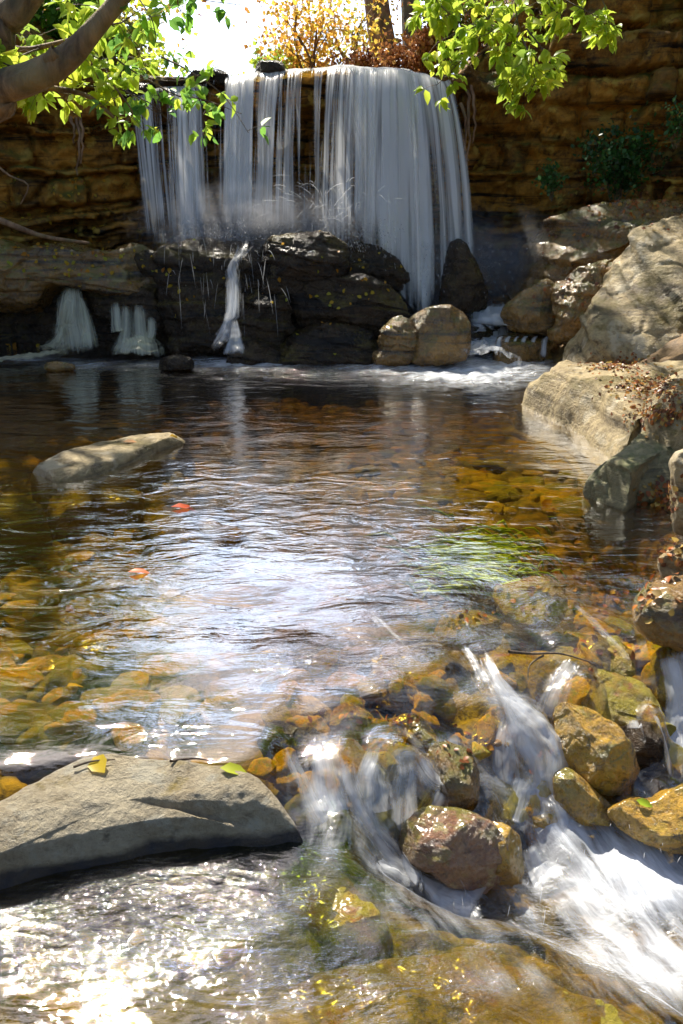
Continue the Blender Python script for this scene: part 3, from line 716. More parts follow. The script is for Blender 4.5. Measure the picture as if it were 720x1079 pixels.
cr([(396,812),(410,800),(436,798),(456,812),(460,840),(440,856),(408,850),(394,836)], -.24, m_mossy, 'yellow mossy stone with water combing over it in mid cascade', seed=80, lean=35)
cr([(380,780),(396,762),(430,754),(452,762),(460,784),(446,800),(410,806),(386,800)], -.15, m_red, 'red-brown rock capped with wet leaves above the yellow mossy stone', seed=81, lean=40)
cr([(450,796),(466,782),(492,790),(506,812),(500,850),(486,876),(468,860),(456,830)], -.28, m_ochre, 'dark brown split rock right of the yellow mossy stone', seed=82, lean=22)
cr([(262,700),(276,686),(300,684),(308,698),(294,710),(272,710)], -.01, m_mossy, 'small yellow stone poking out of the pool left of the rapids', seed=83, lean=45)
cr([(318,704),(330,692),(350,692),(356,704),(338,712)], -.02, m_mossy, 'smallest yellow stone beside the ripples right of the small yellow stone', seed=84, lean=50)
cr([(484,704),(520,686),(570,684),(620,690),(670,710),(702,742),(700,764),(660,770),(600,756),(556,748),(510,736)], -.13, m_mossy, 'wide mossy shelf under the thin water above the angular golden rock', seed=85, lean=62, tf=.2, tb=.5, dens=2.2, amp=.06, fac=4, cracks=.3, grow=1.0)
cr([(380,706),(400,690),(440,696),(466,712),(470,736),(440,748),(400,738)], -.06, m_mossy, 'broad yellow stone under the sliding water left of the mossy shelf', seed=86, lean=62, tf=.25)
cr([(520,620),(556,606),(590,614),(604,640),(580,660),(540,652)], -.04, m_mossy, 'yellow-green stone under the water right of the leaf-covered stone', seed=87, lean=60, tf=.3)
cr([(600,690),(630,668),(662,676),(676,704),(650,716),(616,712)], -.06, m_mossy, 'brown stone under the smooth slide right of the mossy shelf', seed=88, lean=55, tf=.35)
cr([(652,776),(672,764),(700,768),(706,800),(690,822),(664,812)], -.34, m_dark, 'dark rock behind the silky strands at the right edge', seed=89, lean=10)
cr([(500,770),(522,756),(548,772),(560,800),(548,836),(520,840),(500,812)], -.3, m_red, 'brown rock under the white chute', seed=90, lean=25)
cr([(330,790),(352,776),(380,786),(392,830),(380,870),(352,866),(336,830)], -.24, m_red, 'brown rock under the left chute', seed=91, lean=25)
cr([(690,690),(712,680),(760,690),(770,760),(720,764),(694,740)], -.2, m_mossy, 'brown rock at the right edge with water sliding over it', seed=92, lean=30)
cr([(556,846),(580,836),(600,862),(598,900),(570,905),(552,880)], -.42, m_golden, 'brown rock at the foot of the white chute', seed=93, lean=20)
cr([(350,748),(372,738),(392,752),(390,774),(366,780),(350,768)], -.07, m_red, 'red leaf-capped stone right of the smooth yellow-green stone', seed=94, lean=50)
cr([(424,712),(446,704),(466,720),(460,742),(434,742)], -.06, m_golden, 'golden stone beside the wide mossy shelf', seed=95, lean=55, tf=.3)
slab('mossy_slab', [(286,890),(330,884),(362,912),(392,946),(416,972),(396,990),(350,992),(300, 960), (270, 920)], -.145, -.5, m_mossy, 'golden mossy slab sloping down from the end of the foreground boulder', dome=.05, seed=96, amp=.035, fac=2, cat='rock', group=GC, dens=1.6, edge=.3)
slab('mossy_slab', [(250,1040),(330,1008),(420,992),(500,990),(560,1006),(620,1034),(700,1062),(760,1090),(760,1180),(200,1180),(200,1090)], [-.185]*6+[-.215]*3+[-.185]*2, -.55, m_mossy,
     'broad mossy shelf at the bottom edge with water sliding over its rounded lip', dome=.05, seed=97, amp=.035, fac=1, cat='rock', group=GC, dens=2.4, edge=.35, cracks=.3)
# small step under the rapids at the back
slab('rock_ledge', [(520,350),(545,343),(585,344),(592,356),(560,362),(526,364)], .16, -.2, m_ochre, 'low wet step under a thin curtain of water, far right pool corner', dome=.02, seed=98, amp=.04, cat='rock ledge', edge=.1)
slab('rock_ledge', [(440,336),(500,322),(560,322),(570,338),(500,346),(450,348)], .24, -.3, m_dark, 'submerged rock step carrying the rapids behind the squat brown boulder', dome=.0, seed=99, amp=.04, cat='rock ledge')

# ================================================================ RIVER STONES (individual)
def pebble_mesh(seed, mat):
    import bmesh
    bm = bmesh.new(); bmesh.ops.create_icosphere(bm, subdivisions=4, radius=1)
    me = bpy.data.meshes.new('pebble'); bm.to_mesh(me); bm.free()
    V = np.empty(len(me.vertices) * 3, np.float32); me.vertices.foreach_get('co', V); V = V.reshape(-1, 3).astype(float)
    V = facet(V, np.zeros(3), np.array([0, 0, 1.]), 9, seed, .62, .9, -.6)
    V = V * np.array([1, .72, .42]); setco(me, V)
    N = normals(me); V = V + N * (fbm(V * 1.6 + seed, seed, 4) * .14)[:, None]; setco(me, V)
    me.polygons.foreach_set('use_smooth', np.full(len(me.polygons), True)); me.materials.append(mat)
    return me
m_pebble = rock_mat('river_stone', (.46, .28, .020), (.22, .12, .008), (.03, .018, .004), 2.2, .4, (.24, .22, .02), .3, .6, .4, None, 0, .44)
m_pebble2 = rock_mat('olive_river_stone', (.28, .22, .025), (.13, .10, .012), (.02, .015, .005), 2.2, .4, (.2, .2, .02), .4, .6, .4, None, 0, .44)
bases = [pebble_mesh(200 + i, m_pebble if i % 3 else m_pebble2) for i in range(7)]
protos = []
placed = 0
zones = [  # label, group, px box, count, size range
 ('golden stone under the clear water in the sunlit left part of the pool bed', 'stones on the left pool bed', (-40, 540, 190, 780), 105, (.06, .13)),
 ('golden stone under the water in the bright band of mid pool bed', 'stones on the mid pool bed', (330, 455, 610, 540), 70, (.07, .17)),
 ('dark stone under the shaded water of the far left pool', 'stones on the far left pool bed', (0, 400, 210, 540), 28, (.12, .24)),
 ('small stone on the bed between the rapids and the right bank', 'stones on the right pool bed', (480, 560, 715, 700), 60, (.04, .10)),
 ('brown stone on the bed of the lower pool', 'stones on the lower pool bed', (0, 900, 400, 1060), 30, (.04, .10))]
for lab, grp, (x0, y0, x1, y1), cnt, (s0, s1) in zones:
    for k in range(cnt):
        qx, qy = random.uniform(x0, x1), y0 + (y1 - y0) * random.random() ** .8
        dep = .24 if qy < 700 else .13
        if y0 > 800: dep = .12
        zz = (-.12 if y0 > 800 else 0) - dep
        p = PZ(qx, qy, zz)
        i = random.randrange(7)
        o = bpy.data.objects.new('river_stone', bases[i]); C.objects.link(o)
        s = random.uniform(s0, s1) * (.6 if y0 > 800 else 1)
        o.scale = (s, s * random.uniform(.75, 1.1), s * random.uniform(.7, 1.1)); o.location = (p[0], p[1], zz + .015 - .3 * s * 0)
        o.rotation_euler = (random.uniform(-.2, .2), random.uniform(-.2, .2), random.uniform(0, 6.28))
        tag(o, lab, 'stone', grp)
# rubble stones packed in the cascade
for k in range(95):
    qx, qy = random.uniform(270, 715), random.uniform(690, 880)
    zz = float(H(*[np.array([v]) for v in PZ(qx, qy, -.1)[:2]])[0]) - .03
    p = PZ(qx, qy, zz); zz = float(H(np.array([p[0]]), np.array([p[1]]))[0]) - .05
    o = bpy.data.objects.new('river_stone', bases[k % 7]); C.objects.link(o)
    s = random.uniform(.04, .085); o.scale = (s, s, s * 1.3); o.location = (p[0], p[1], zz)
    o.rotation_euler = (random.uniform(-.6, .6), random.uniform(-.6, .6), random.uniform(0, 6.28))
    tag(o, 'small wet stone packed between the big rocks of the cascade', 'stone', 'small stones of the cascade')

# ================================================================ FALLING WATER
def sheet(name, rows, mat, parent, dens, ulen=None):
    """rows: (nv,nu,3)"""
    nv, nu, _ = rows.shape
    me = mesh_from(rows.reshape(-1, 3), grid_faces(nv, nu))
    du = np.r_[0, np.cumsum(np.linalg.norm(np.diff(rows[0], axis=0), axis=1))]
    dv = np.r_[0, np.cumsum(np.linalg.norm(np.diff(rows[:, nu // 2], axis=0), axis=1))]
    U, Vv = np.meshgrid(du, dv)
    uvs(me, 'flow', np.stack([U.ravel() + random.random() * 0, Vv.ravel()], 1))
    attr(me, 'dens', np.clip(dens.ravel(), 0, 1.2))
    return link(name, me, mat, parent)

def curtain(x0, x1, ztop, ybase, zbot, vy, n=160, seed=0, fold=.05, spread=0.0, nv=70, ytop=9.2):
    """water leaving the lip between world x0..x1, falling to zbot(x)"""
    xs = np.linspace(x0, x1, n)
    zt = np.interp(xs, *ztop) if isinstance(ztop, tuple) else np.full(n, ztop)
    zt = zt + .035 * fbm(np.stack([xs * 3.5, xs * 0, xs * 0 + 4], 1), 66, 3)
    zb = np.interp(xs, *zbot) if isinstance(zbot, tuple) else np.full(n, zbot)
    t = np.linspace(0, 1, nv)[:, None]
    s = np.concatenate([np.linspace(-.35, 0, 10, endpoint=False), np.linspace(0, 1, nv - 10)])[:, None]
    drop = np.clip(s, 0, 1) ** 1.25 * (zt - zb)[None]
    tt = np.sqrt(2 * drop / 9.8)
    f = fbm(np.stack([xs * 5, xs * 0, xs * 0 + seed], 1), seed, 3)[None]
    y = ytop - (vy + .30 * f) * tt * 1.0 + np.clip(-s, 0, 1) * 1.6 + fold * f * sstep(0, .3, s)
    x = xs[None] + .55 * np.clip(xs - LX[6], 0, 1)[None] * tt + .38 * np.clip(LX[3] - xs, 0, 2)[None] * tt + .25 * fbm(np.stack([xs * 2.1, xs * 0, xs * 0 + seed], 1), seed + 2, 3)[None] * tt + spread * (xs - (x0 + x1) / 2)[None] * tt + .03 * fbm(np.stack([xs * 3, xs * 0, xs * 0 + seed], 1), seed + 5, 2)[None] * sstep(0, .6, s)
    z = zt[None] - drop + np.clip(-s, 0, 1) * .08 + 0 * x + .012 * f
    y = y + 0 * x
    return np.stack([x, y, z], -1), s, xs

def px2x(px, Y, z): return (px - 360) / F * (Y * CP - (z - CAMZ) * SP)
LX = [px2x(p, 9.28, 2.46) for p in (128, 170, 235, 262, 300, 360, 400, 440, 478)]
LZ = [2.30, 2.34, 2.40, 2.46, 2.50, 2.51, 2.50, 2.47, 2.42]
fall = tag(empty('waterfall', (0, 9.3, 0)), 'wide white waterfall pouring over the cliff edge in silky veils', 'waterfall')
def put(o):
    o.location = (0, -9.3, 0); return o
base_z = ([px2x(p, 9.0, 1) for p in (120, 185, 330, 395, 415, 430, 500)], [.93, .95, .97, .93, .5, .2, .1])
for k, (a, b, vy, seed, fold, mat, dfun) in enumerate([
    (LX[3], LX[8], 1.5, 3, .06, m_fall, lambda x, s: .50 + .75 * fbm(np.stack([x * 2.6, x * 0, x * 0], 1), 70, 3)[None] + .12 * (1 - s)),
    (LX[3], LX[8] - .02, 1.2, 5, .05, m_fall, lambda x, s: .30 + .9 * fbm(np.stack([x * 3.1, x * 0, x * 0], 1), 72, 3)[None] + 0 * s),
    (LX[2], LX[7], 1.75, 8, .07, m_fall2, lambda x, s: .46 + .6 * fbm(np.stack([x * 4.1, x * 0, x * 0], 1), 74, 3)[None] + .15 * (s - .3)),
    (LX[0], LX[3], 1.3, 9, .08, m_fall2, lambda x, s: .40 + .75 * fbm(np.stack([x * 4.0, x * 0, x * 0], 1), 75, 3)[None] + .12 * s),
    (LX[1], LX[3] + .1, 1.7, 10, .08, m_fall2, lambda x, s: .40 + .8 * fbm(np.stack([x * 5, x * 0, x * 0], 1), 76, 3)[None] + .2 * s),
    (LX[2] + .04, LX[2] + .34, 1.4, 12, .05, m_fall, lambda x, s: .62 + .5 * fbm(np.stack([x * 5, x * 0, x * 0], 1), 77, 3)[None] + 0 * s)]):
    rows, s, xs = curtain(a, b, (LX, LZ), 0, base_z, vy, seed=seed, fold=fold, n=int(60 + 60 * (b - a)), spread=.10 if k < 3 else .02)
    eu = np.minimum(sstep(0, .10, (xs - a) / (b - a)), sstep(0, .06, (b - xs) / (b - a)))[None]
    d = dfun(xs, s) * eu * sstep(-.35, -.2, s)
    d = d + sstep(.12, -.05, s) * .30 * eu - .25 * sstep(.85, 1, s + .12 * fbm(np.stack([xs * 8, xs * 0, xs * 0], 1), 79, 2)[None]) * eu
    put(sheet('water_veil', rows, mat, fall, d))
# upper stream behind the lip
upx = np.linspace(-2.3, 1.2, 80); upy = np.linspace(9.25, 13, 40)
UY, UX = np.meshgrid(upy, upx, indexing='ij')
uz = np.interp(UX.ravel(), LX, LZ) - .02 + .015 * fbm(np.stack([UX.ravel() * 5, UY.ravel() * 5, UX.ravel() * 0], 1), 80, 3)
me = mesh_from(np.stack([UX.ravel(), UY.ravel(), uz], 1), grid_faces(40, 80)[:, ::-1])
attr(me, 'depth_shade_tint', np.full(UX.size, .5)); attr(me, 'foam', .6 * sstep(10.0, 9.3, UY.ravel())); attr(me, 'chop', np.full(UX.size, .7)); uvs(me, 'flow', np.stack([UX.ravel(), UY.ravel()], 1))
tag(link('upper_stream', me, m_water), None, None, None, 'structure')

def strip(pts, widths, mat, parent=None, name='water_strand', seed=0, bulge=.25, n=36, m=14, dens=.6, fan=None, lift=.0, endfade=.25):
    """ribbon of running water; pts (px,py,z) or (px,py,z,Y)"""
    W = np.array([PY(p[0], p[1], p[3]) if len(p) > 3 else PZ(*p) for p in pts])
    t = np.linspace(0, len(W) - 1, n)
    # Catmull-Rom
    Q = []
    for tt in t:
        i = min(int(tt), len(W) - 2); f = tt - i
        p0, p1, p2, p3 = W[max(i - 1, 0)], W[i], W[i + 1], W[min(i + 2, len(W) - 1)]
        Q.append(.5 * ((2 * p1) + (-p0 + p2) * f + (2 * p0 - 5 * p1 + 4 * p2 - p3) * f * f + (-p0 + 3 * p1 - 3 * p2 + p3) * f ** 3))
    Q = np.array(Q); wd = np.interp(t, np.arange(len(W)), widths)
    T = np.gradient(Q, axis=0); hx = np.stack([T[:, 1], -T[:, 0]], 1)
    ln = np.linalg.norm(hx, axis=1); ref = np.array([1.0, 0])
    hx = np.where((ln / np.linalg.norm(T, axis=1) < .25)[:, None], ref[None], hx / np.maximum(ln, 1e-6)[:, None])
    hx = np.where((hx[:, :1] < 0) & (np.abs(hx[:, :1]) > .0), -hx, hx)
    u = np.linspace(-1, 1, m)
    S = np.stack([hx[:, 0], hx[:, 1], hx[:, 0] * 0], 1)
    Nn = np.cross(S, T); Nn /= np.linalg.norm(Nn, axis=1)[:, None]; Nn *= np.sign(Nn[:, 2:3] + .3 * -Nn[:, 1:2] + 1e-6)
    rows = Q[:, None] + S[:, None] * (u[None, :, None] * wd[:, None, None] / 2) + Nn[:, None] * ((bulge * (1 - u ** 2))[None, :, None] * wd[:, None, None] / 2 + lift)
    fz = fbm(rows.reshape(-1, 3) * np.array([22, 22, 8]) + seed, seed, 3).reshape(n, m)
    rows = rows + Nn[:, None] * (fz * .10 * wd[:, None])[..., None]
    e = sstep(0, .95, 1 - np.abs(u) + .25 * fbm(np.stack([u * 3, u * 0, u * 0 + seed], 1), seed, 2))[None] * np.minimum(sstep(0, endfade, np.linspace(0, 1, n)), sstep(0, endfade, 1 - np.linspace(0, 1, n)))[:, None]
    nv, nu = n, m
    me = mesh_from(rows.reshape(-1, 3), grid_faces(nv, nu))
    dv = np.r_[0, np.cumsum(np.linalg.norm(np.diff(Q, axis=0), axis=1))]
    U = (u * .5)[None] * wd.mean(); Vv = dv[:, None] + 0 * U; U = U + 0 * dv[:, None]
    uvs(me, 'flow', np.stack([U.ravel() + seed * 3.17, Vv.ravel()], 1)); attr(me, 'dens', (e * dens).ravel())
    return link(name, me, mat, parent)

GS = 'small side falls of the waterfall'
sf = tag(empty('small_waterfall', PY(78, 378, 7.75)), 'left one of the two small silky falls under the mossy ledge, fanning out below', 'small waterfall', GS)
def child(o, r): o.location = -Vector(r.location); return o
for a in [([(76,298,0,7.95),(76,320,0,7.85),(77,350,0,7.78),(80,378,0,7.7)], [.12,.26,.34,.40], 1), ([(74,298,0,7.93),(70,330,0,7.8),(64,362,0,7.72),(40,378,0,7.5)], [.08,.2,.3,.4], 2),
          ([(84,310,0,7.9),(90,335,0,7.84),(96,372,0,7.7)], [.05,.12,.2], 3), ([(70,372,0,7.7),(30,380,0,7.4),(-20,384,0,7.3)], [.3,.3,.3], 4)]:
    child(strip(a[0], [q * 1.25 for q in a[1]], m_silkgreen, sf, seed=a[2], dens=1.1), sf)
sf = tag(empty('small_waterfall', PY(145, 378, 7.75)), 'right one of the two small silky falls, split into threads', 'small waterfall', GS)
for a in [([(122,316,0,7.85),(124,345,0,7.75),(126,352,0,7.7)], [.07,.10,.12], 5), ([(133,318,0,7.85),(134,350,0,7.75),(130,378,0,7.6)], [.08,.14,.3], 6),
          ([(147,318,0,7.85),(148,350,0,7.75),(152,378,0,7.6)], [.10,.16,.3], 7), ([(160,332,0,7.85),(160,355,0,7.75),(150,376,0,7.6)], [.08,.12,.25], 8),
          ([(140,356,0,7.7),(145,368,0,7.62),(145,382,0,7.5)], [.34,.4,.5], 9)]:
    child(strip(a[0], [q * 1.5 for q in a[1]], m_silkgreen, sf, seed=a[2], dens=1.1), sf)
sf = tag(empty('small_waterfall', PY(242, 378, 7.4)), 'narrow white fall on the flat-topped ledge', 'small waterfall', GS)
for a in [([(262,252,0,7.75),(256,270,0,7.55),(247,285,0,7.45),(248,310,0,7.40),(246,340,0,7.36),(240,360,0,7.30),(232,378,0,7.2)], [.34,.26,.2,.2,.24,.4,.6], 11),
          ([(246,275,0,7.46),(245,300,0,7.42),(243,335,0,7.37),(236,360,0,7.30),(222,378,0,7.2)], [.16,.14,.18,.24,.4], 12),
          ([(246,335,0,7.36),(248,358,0,7.3),(248,378,0,7.2)], [.08,.18,.4], 13)]:
    child(strip(a[0], a[1], m_casc, sf, seed=a[2], dens=.85, lift=.02), sf)
# corner rapids
sf = tag(empty('rapids', PZ(520, 372, 0)), 'bright white rapids rushing into the far right corner of the pool', 'rapids', None)
for a in [([(520,326,.30),(522,340,.26),(520,348,.2),(505,366,.04),(490,384,.0)], [.5,.5,.5,.55,.8], 21), ([(505,330,.30),(515,345,.2),(510,372,.02),(500,392,.01)], [.3,.3,.5,.9], 22),
          ([(500,348,.18),(480,366,.06),(440,382,.02)], [.2,.4,.5], 23), ([(528,346,.2),(530,360,.06),(525,380,.02)], [.15,.22,.4], 24)]:
    child(strip(a[0], [q * 1.3 for q in a[1]], m_casc, sf, seed=a[2], dens=1.5, lift=.02), sf)
sf = tag(empty('small_waterfall', PZ(545, 380, 0)), 'short thin curtain of water over the low step at far right', 'small waterfall', GS)
for i, x in enumerate((526, 534, 543, 552, 562, 574)):
    child(strip([(x + 4, 356, .18), (x, 361, .15), (x - 2, 380, 0.0)], [.07, .07, .10], m_casc, sf, seed=31 + i, dens=1.0, lift=.012), sf)

# foreground cascade chutes
GCH = 'white chutes of the foreground cascade'
def chute(label, parts):
    x, y, zz = parts[0][0][-1][:3]
    r = tag(empty('cascade_chute', PZ(x, y, zz)), label, 'cascade', GCH)
    for i, (p, wv, sd, dn) in enumerate(parts): child(strip(p, [q * 1.35 for q in wv], m_casc, r, seed=sd, dens=dn * 1.1, n=48, m=26, lift=.02, bulge=.3, endfade=.18), r)
chute('white chute dropping between the foreground boulder and the yellow mossy stone', [
   ([(338,786,-.03),(342,815,-.06),(348,850,-.12),(362,885,-.2),(395,925,-.3),(440,950,-.37)], [.10,.13,.13,.13,.15,.25], 41, .85),
   ([(300,790,-.03),(318,830,-.08),(340,880,-.16),(372,925,-.26),(420,958,-.36)], [.06,.08,.09,.10,.14], 64, .6), ([(400,790,-.06),(385,830,-.12),(388,880,-.22),(420,930,-.34)], [.08,.1,.1,.14], 65, .6),
   ([(360,800,-.05),(366,835,-.1),(378,870,-.18),(400,905,-.27),(430,935,-.36)], [.08,.09,.10,.10,.16], 42, .7),
   ([(330,800,-.05),(334,840,-.12),(350,885,-.2),(372,925,-.28),(420,965,-.38)], [.05,.07,.07,.09,.14], 43, .8)])
chute('strongest white chute down the middle beside the angular golden rock', [
   ([(508,690,-.02),(520,720,-.04),(536,750,-.09),(550,785,-.17),(566,830,-.29),(590,885,-.37)], [.05,.07,.14,.19,.20,.26], 44, .9),
   ([(470,770,-.1),(475,810,-.18),(470,850,-.26)], [.08,.09,.08], 66, .7), ([(600,700,-.04),(585,730,-.08),(575,760,-.15)], [.1,.12,.12], 67, .55),
   ([(520,735,-.05),(545,760,-.10),(570,790,-.17),(582,840,-.3),(600,890,-.38)], [.10,.16,.15,.13,.2], 45, .95),
   ([(540,750,-.09),(530,790,-.18),(530,840,-.3),(545,890,-.38)], [.12,.13,.14,.2], 46, .7)])
chute('comb of thin strands over the yellow mossy stone', [
   ([(406,796,-.06),(400,822,-.13),(398,850,-.2),(404,885,-.3)], [.08,.10,.12,.14], 47, .75), ([(436,796,-.06),(448,822,-.12),(456,850,-.22),(462,880,-.3)], [.07,.10,.12,.14], 48, .8),
   ([(420,790,-.05),(424,815,-.09),(424,842,-.16),(426,875,-.28)], [.09,.12,.13,.16], 49, .5), ([(404,852,-.2),(416,885,-.3),(440,915,-.37)], [.1,.12,.16], 50, .7)])
chute('silky strands falling at the right edge into the white water', [
   ([(664,752,-.12),(668,775,-.2),(678,812,-.34)], [.05,.06,.07], 51, 1.0), ([(684,758,-.12),(690,780,-.2),(700,822,-.34)], [.06,.06,.08], 52, 1.0),
   ([(704,694,-.06),(712,725,-.12),(716,765,-.22),(716,820,-.34)], [.10,.10,.12,.2], 53, 1.1), ([(724,690,-.06),(730,730,-.14),(735,790,-.3)], [.12,.14,.2], 54, 1.1)])
chute('white spill round the red and green rock into the lower white water', [
   ([(410,900,-.22),(424,925,-.3),(456,950,-.38),(510,968,-.4)], [.06,.08,.14,.2], 55, 1.1), ([(466,926,-.30),(480,944,-.37),(500,962,-.4)], [.08,.12,.2], 56, 1.0),
   ([(552,886,-.3),(560,915,-.37),(580,940,-.4)], [.07,.1,.2], 57, .9), ([(556,820,-.24),(548,850,-.3),(540,872,-.34)], [.1,.1,.1], 58, .8)])
chute('thin glittering ripple thread running from mid pool down to the rapids', [
   ([(384,642,.005),(400,660,.005),(424,685,.0),(446,704,-.01),(468,722,-.03)], [.03,.04,.045,.04,.03], 59, .35),
   ([(600,640,.0),(622,660,-.02),(650,690,-.04),(664,706,-.05)], [.03,.05,.05,.03], 60, .45), ([(488,684,-.01),(500,706,-.03),(512,728,-.05)], [.03,.05,.06], 61, .5)])

# spray: drops thrown up where the veil hits the ledge
def spray(name, label, src, n, speed, up, L, rad, mat, seed, spread=1.0, dirx=0):
    r = np.random.default_rng(seed); Vs, Fs = [], []; k = 0
    for _ in range(n):
        p = src(r); a = r.uniform(-math.pi, math.pi)
        v = np.array([math.cos(a) * spread + dirx, -abs(math.sin(a)) * .7, 0]) * r.uniform(.2, 1) * speed
        v[2] = r.uniform(.2, 1) * up
        t0 = r.uniform(0, .30); dt = L * r.uniform(.5, 1.3)
        q = []
        for j in range(5):
            t = t0 + dt * j / 4; q.append(p + v * t + np.array([0, 0, -4.9]) * t * t)
        q = np.array(q); T = q[-1] - q[0]; T /= np.linalg.norm(T) + 1e-9
        s = np.cross(T, [0, 1, 0]); s /= np.linalg.norm(s) + 1e-9; s2 = np.cross(T, s)
        ww = rad * r.uniform(.5, 1.2) * np.array([.15, .8, 1, .8, .15])
        for j in range(5):
            for d in (s, -.5 * s + .87 * s2, -.5 * s - .87 * s2): Vs.append(q[j] + d * ww[j])
        for j in range(4):
            for d in range(3):
                Fs.append((k + j * 3 + d, k + j * 3 + (d + 1) % 3, k + (j + 1) * 3 + (d + 1) % 3, k + (j + 1) * 3 + d))
        k += 15
    o = link(name, mesh_from(np.array(Vs), np.array(Fs)), mat); return tag(o, label, None, None, 'stuff')
X1 = px2x(345, 8.3, 1)
spray('spray', 'burst of thin white drops thrown up from the ledge', lambda r: np.array([X1 + r.normal() * .12, 8.35 + r.normal() * .1, 1.02]), 330, 2.1, 3.2, .09, .0022, m_drop, 1)
spray('spray', 'drops splashing along the ledge under the veil', lambda r: np.array([px2x(r.uniform(190, 400), 8.4, 1), r.uniform(8.1, 8.7), 1.0]), 7000, 1.0, 1.9, .012, .005, m_drop2, 2)
spray('spray', 'spray thrown to the right below the falls', lambda r: np.array([px2x(r.uniform(425, 500), 8.8, .5), r.uniform(8.3, 9.0), .35 + r.random() * .5]), 4000, 1.5, 2.2, .012, .005, m_drop2, 3, .5, .6)
spray('spray', 'loose threads of drops falling past the left ledge', lambda r: np.array([px2x(r.uniform(185, 300), 8.0, .8), r.uniform(7.4, 8.0), r.uniform(.6, 1.1)]), 70, .6, .5, .12, .0022, m_drop, 4)
spray('spray', 'drops bouncing in the foreground cascade', lambda r: PZ(r.choice([550, 350, 620, 690, 480, 540]) + r.normal() * 26, r.uniform(760, 930), -.25), 160, .4, .8, .03, .0010, m_drop, 5)
# mist as thin air full of water
def mist(label, loc, dim, dens):
    import bmesh
    bm = bmesh.new(); bmesh.ops.create_icosphere(bm, subdivisions=3, radius=1)
    me = bpy.data.meshes.new('mist'); bm.to_mesh(me); bm.free()
    m = M('mist_volume'); v = m.obj()
    ln = m.n('ShaderNodeVectorMath', {0: v}, operation='LENGTH').outputs['Value']
    f = m.math('POWER', m.mr(ln, 1.0, .0, 0, 1), 1.8)
    nn = m.mr(m.noise(m.vmul(v, (1, 1, 1)), 2.2, 3, .6), .35, .7)
    d = m.math('MULTIPLY', m.math('MULTIPLY', f, nn), dens)
    pv = m.n('ShaderNodeVolumePrincipled', {'Color': (.92, .94, 1), 'Density': d, 'Anisotropy': .3})
    m.t.links.new(pv.outputs[0], m.out.inputs['Volume'])
    o = link('mist', me, m.m); o.location = loc; o.scale = dim
    return tag(o, label, None, None, 'stuff')
mist('white mist over the ledge left of the falls', (px2x(270, 8.6, 1.1), 8.3, 1.08), (1.35, .40, .46), 15.0)
mist('white mist at the foot of the falls on the right', (px2x(465, 8.75, .7), 8.5, .65), (1.0, .36, .75), 18.0)
mist('faint spray mist drifting right of the falls', (px2x(535, 8.5, .8), 8.5, .75), (.7, .4, .6), 4.0)

# ================================================================ PLANTS
def tube(path, radii, seg=8):
    path = np.asarray(path, float); n = len(path); T = np.gradient(path, axis=0); T /= np.linalg.norm(T, axis=1)[:, None] + 1e-9
    ref = np.array([0.3, 1, .2]); S = np.cross(T, ref); S /= np.linalg.norm(S, axis=1)[:, None] + 1e-9; B = np.cross(T, S)
    a = np.linspace(0, 2 * math.pi, seg, endpoint=False)
    V = path[:, None] + (S[:, None] * np.cos(a)[None, :, None] + B[:, None] * np.sin(a)[None, :, None]) * np.asarray(radii)[:, None, None]
    return V.reshape(-1, 3), grid_faces(n, seg, True)

class Acc:
    def __init__(s): s.V, s.F, s.k, s.A = [], [], 0, []
    def add(s, V, F, a=None):
        s.V.append(V); s.F.append(F + s.k); s.k += len(V)
        if a is not None: s.A.append(a)
    def mesh(s):
        me = mesh_from(np.vstack(s.V), np.vstack(s.F))
        if s.A: attr(me, 'rnd', np.concatenate(s.A))
        return me

def smooth_path(pts, n=14):
    W = np.asarray(pts, float); t = np.linspace(0, len(W) - 1, n); Q = []
    for tt in t:
        i = min(int(tt), len(W) - 2); f = tt - i
        p0, p1, p2, p3 = W[max(i - 1, 0)], W[i], W[i + 1], W[min(i + 2, len(W) - 1)]
        Q.append(.5 * ((2 * p1) + (-p0 + p2) * f + (2 * p0 - 5 * p1 + 4 * p2 - p3) * f * f + (-p0 + 3 * p1 - 3 * p2 + p3) * f ** 3))
    return np.array(Q)

def leaf_geo(cs, dirs, nrm, size, r, near=False, width=.42, rnd=None):
    """cs base points, dirs leaf axis, nrm face normal"""
    n = len(cs); dirs = dirs / (np.linalg.norm(dirs, axis=1)[:, None] + 1e-9)
    S = np.cross(dirs, nrm); S /= np.linalg.norm(S, axis=1)[:, None] + 1e-9
    Nn = np.cross(S, dirs)
    sz = (size * r.uniform(.6, 1.2, n))[:, None]
    curl = r.uniform(-.05, .3, n)[:, None]
    if near:
        prof = [(0, 0, 0), (.3, -width * .85, .08), (.65, -width * .8, .05), (1, 0, -.1), (.65, width * .8, .05), (.3, width * .85, .08), (.3, 0, -.02), (.65, 0, -.04)]
        tr = np.array([(0, 6, 1), (1, 6, 7), (1, 7, 2), (2, 7, 3), (0, 5, 6), (5, 7, 6), (5, 4, 7), (4, 3, 7)])
    else:
        prof = [(0, 0, 0), (.5, -width, .10), (1, 0, -.05), (.5, width, .10)]
        tr = np.array([(0, 2, 1), (0, 3, 2)])
    V = np.stack([cs + dirs * sz * u + S * sz * w_ + Nn * sz * (h_ - curl * u * u) for u, w_, h_ in prof], 1)
    k = len(prof); F = (tr[None] + (np.arange(n) * k)[:, None, None]).reshape(-1, 3)
    if rnd is None: rnd = r.random(n)
    return V.reshape(-1, 3), F, np.repeat(np.clip(rnd, 0, 1), k)

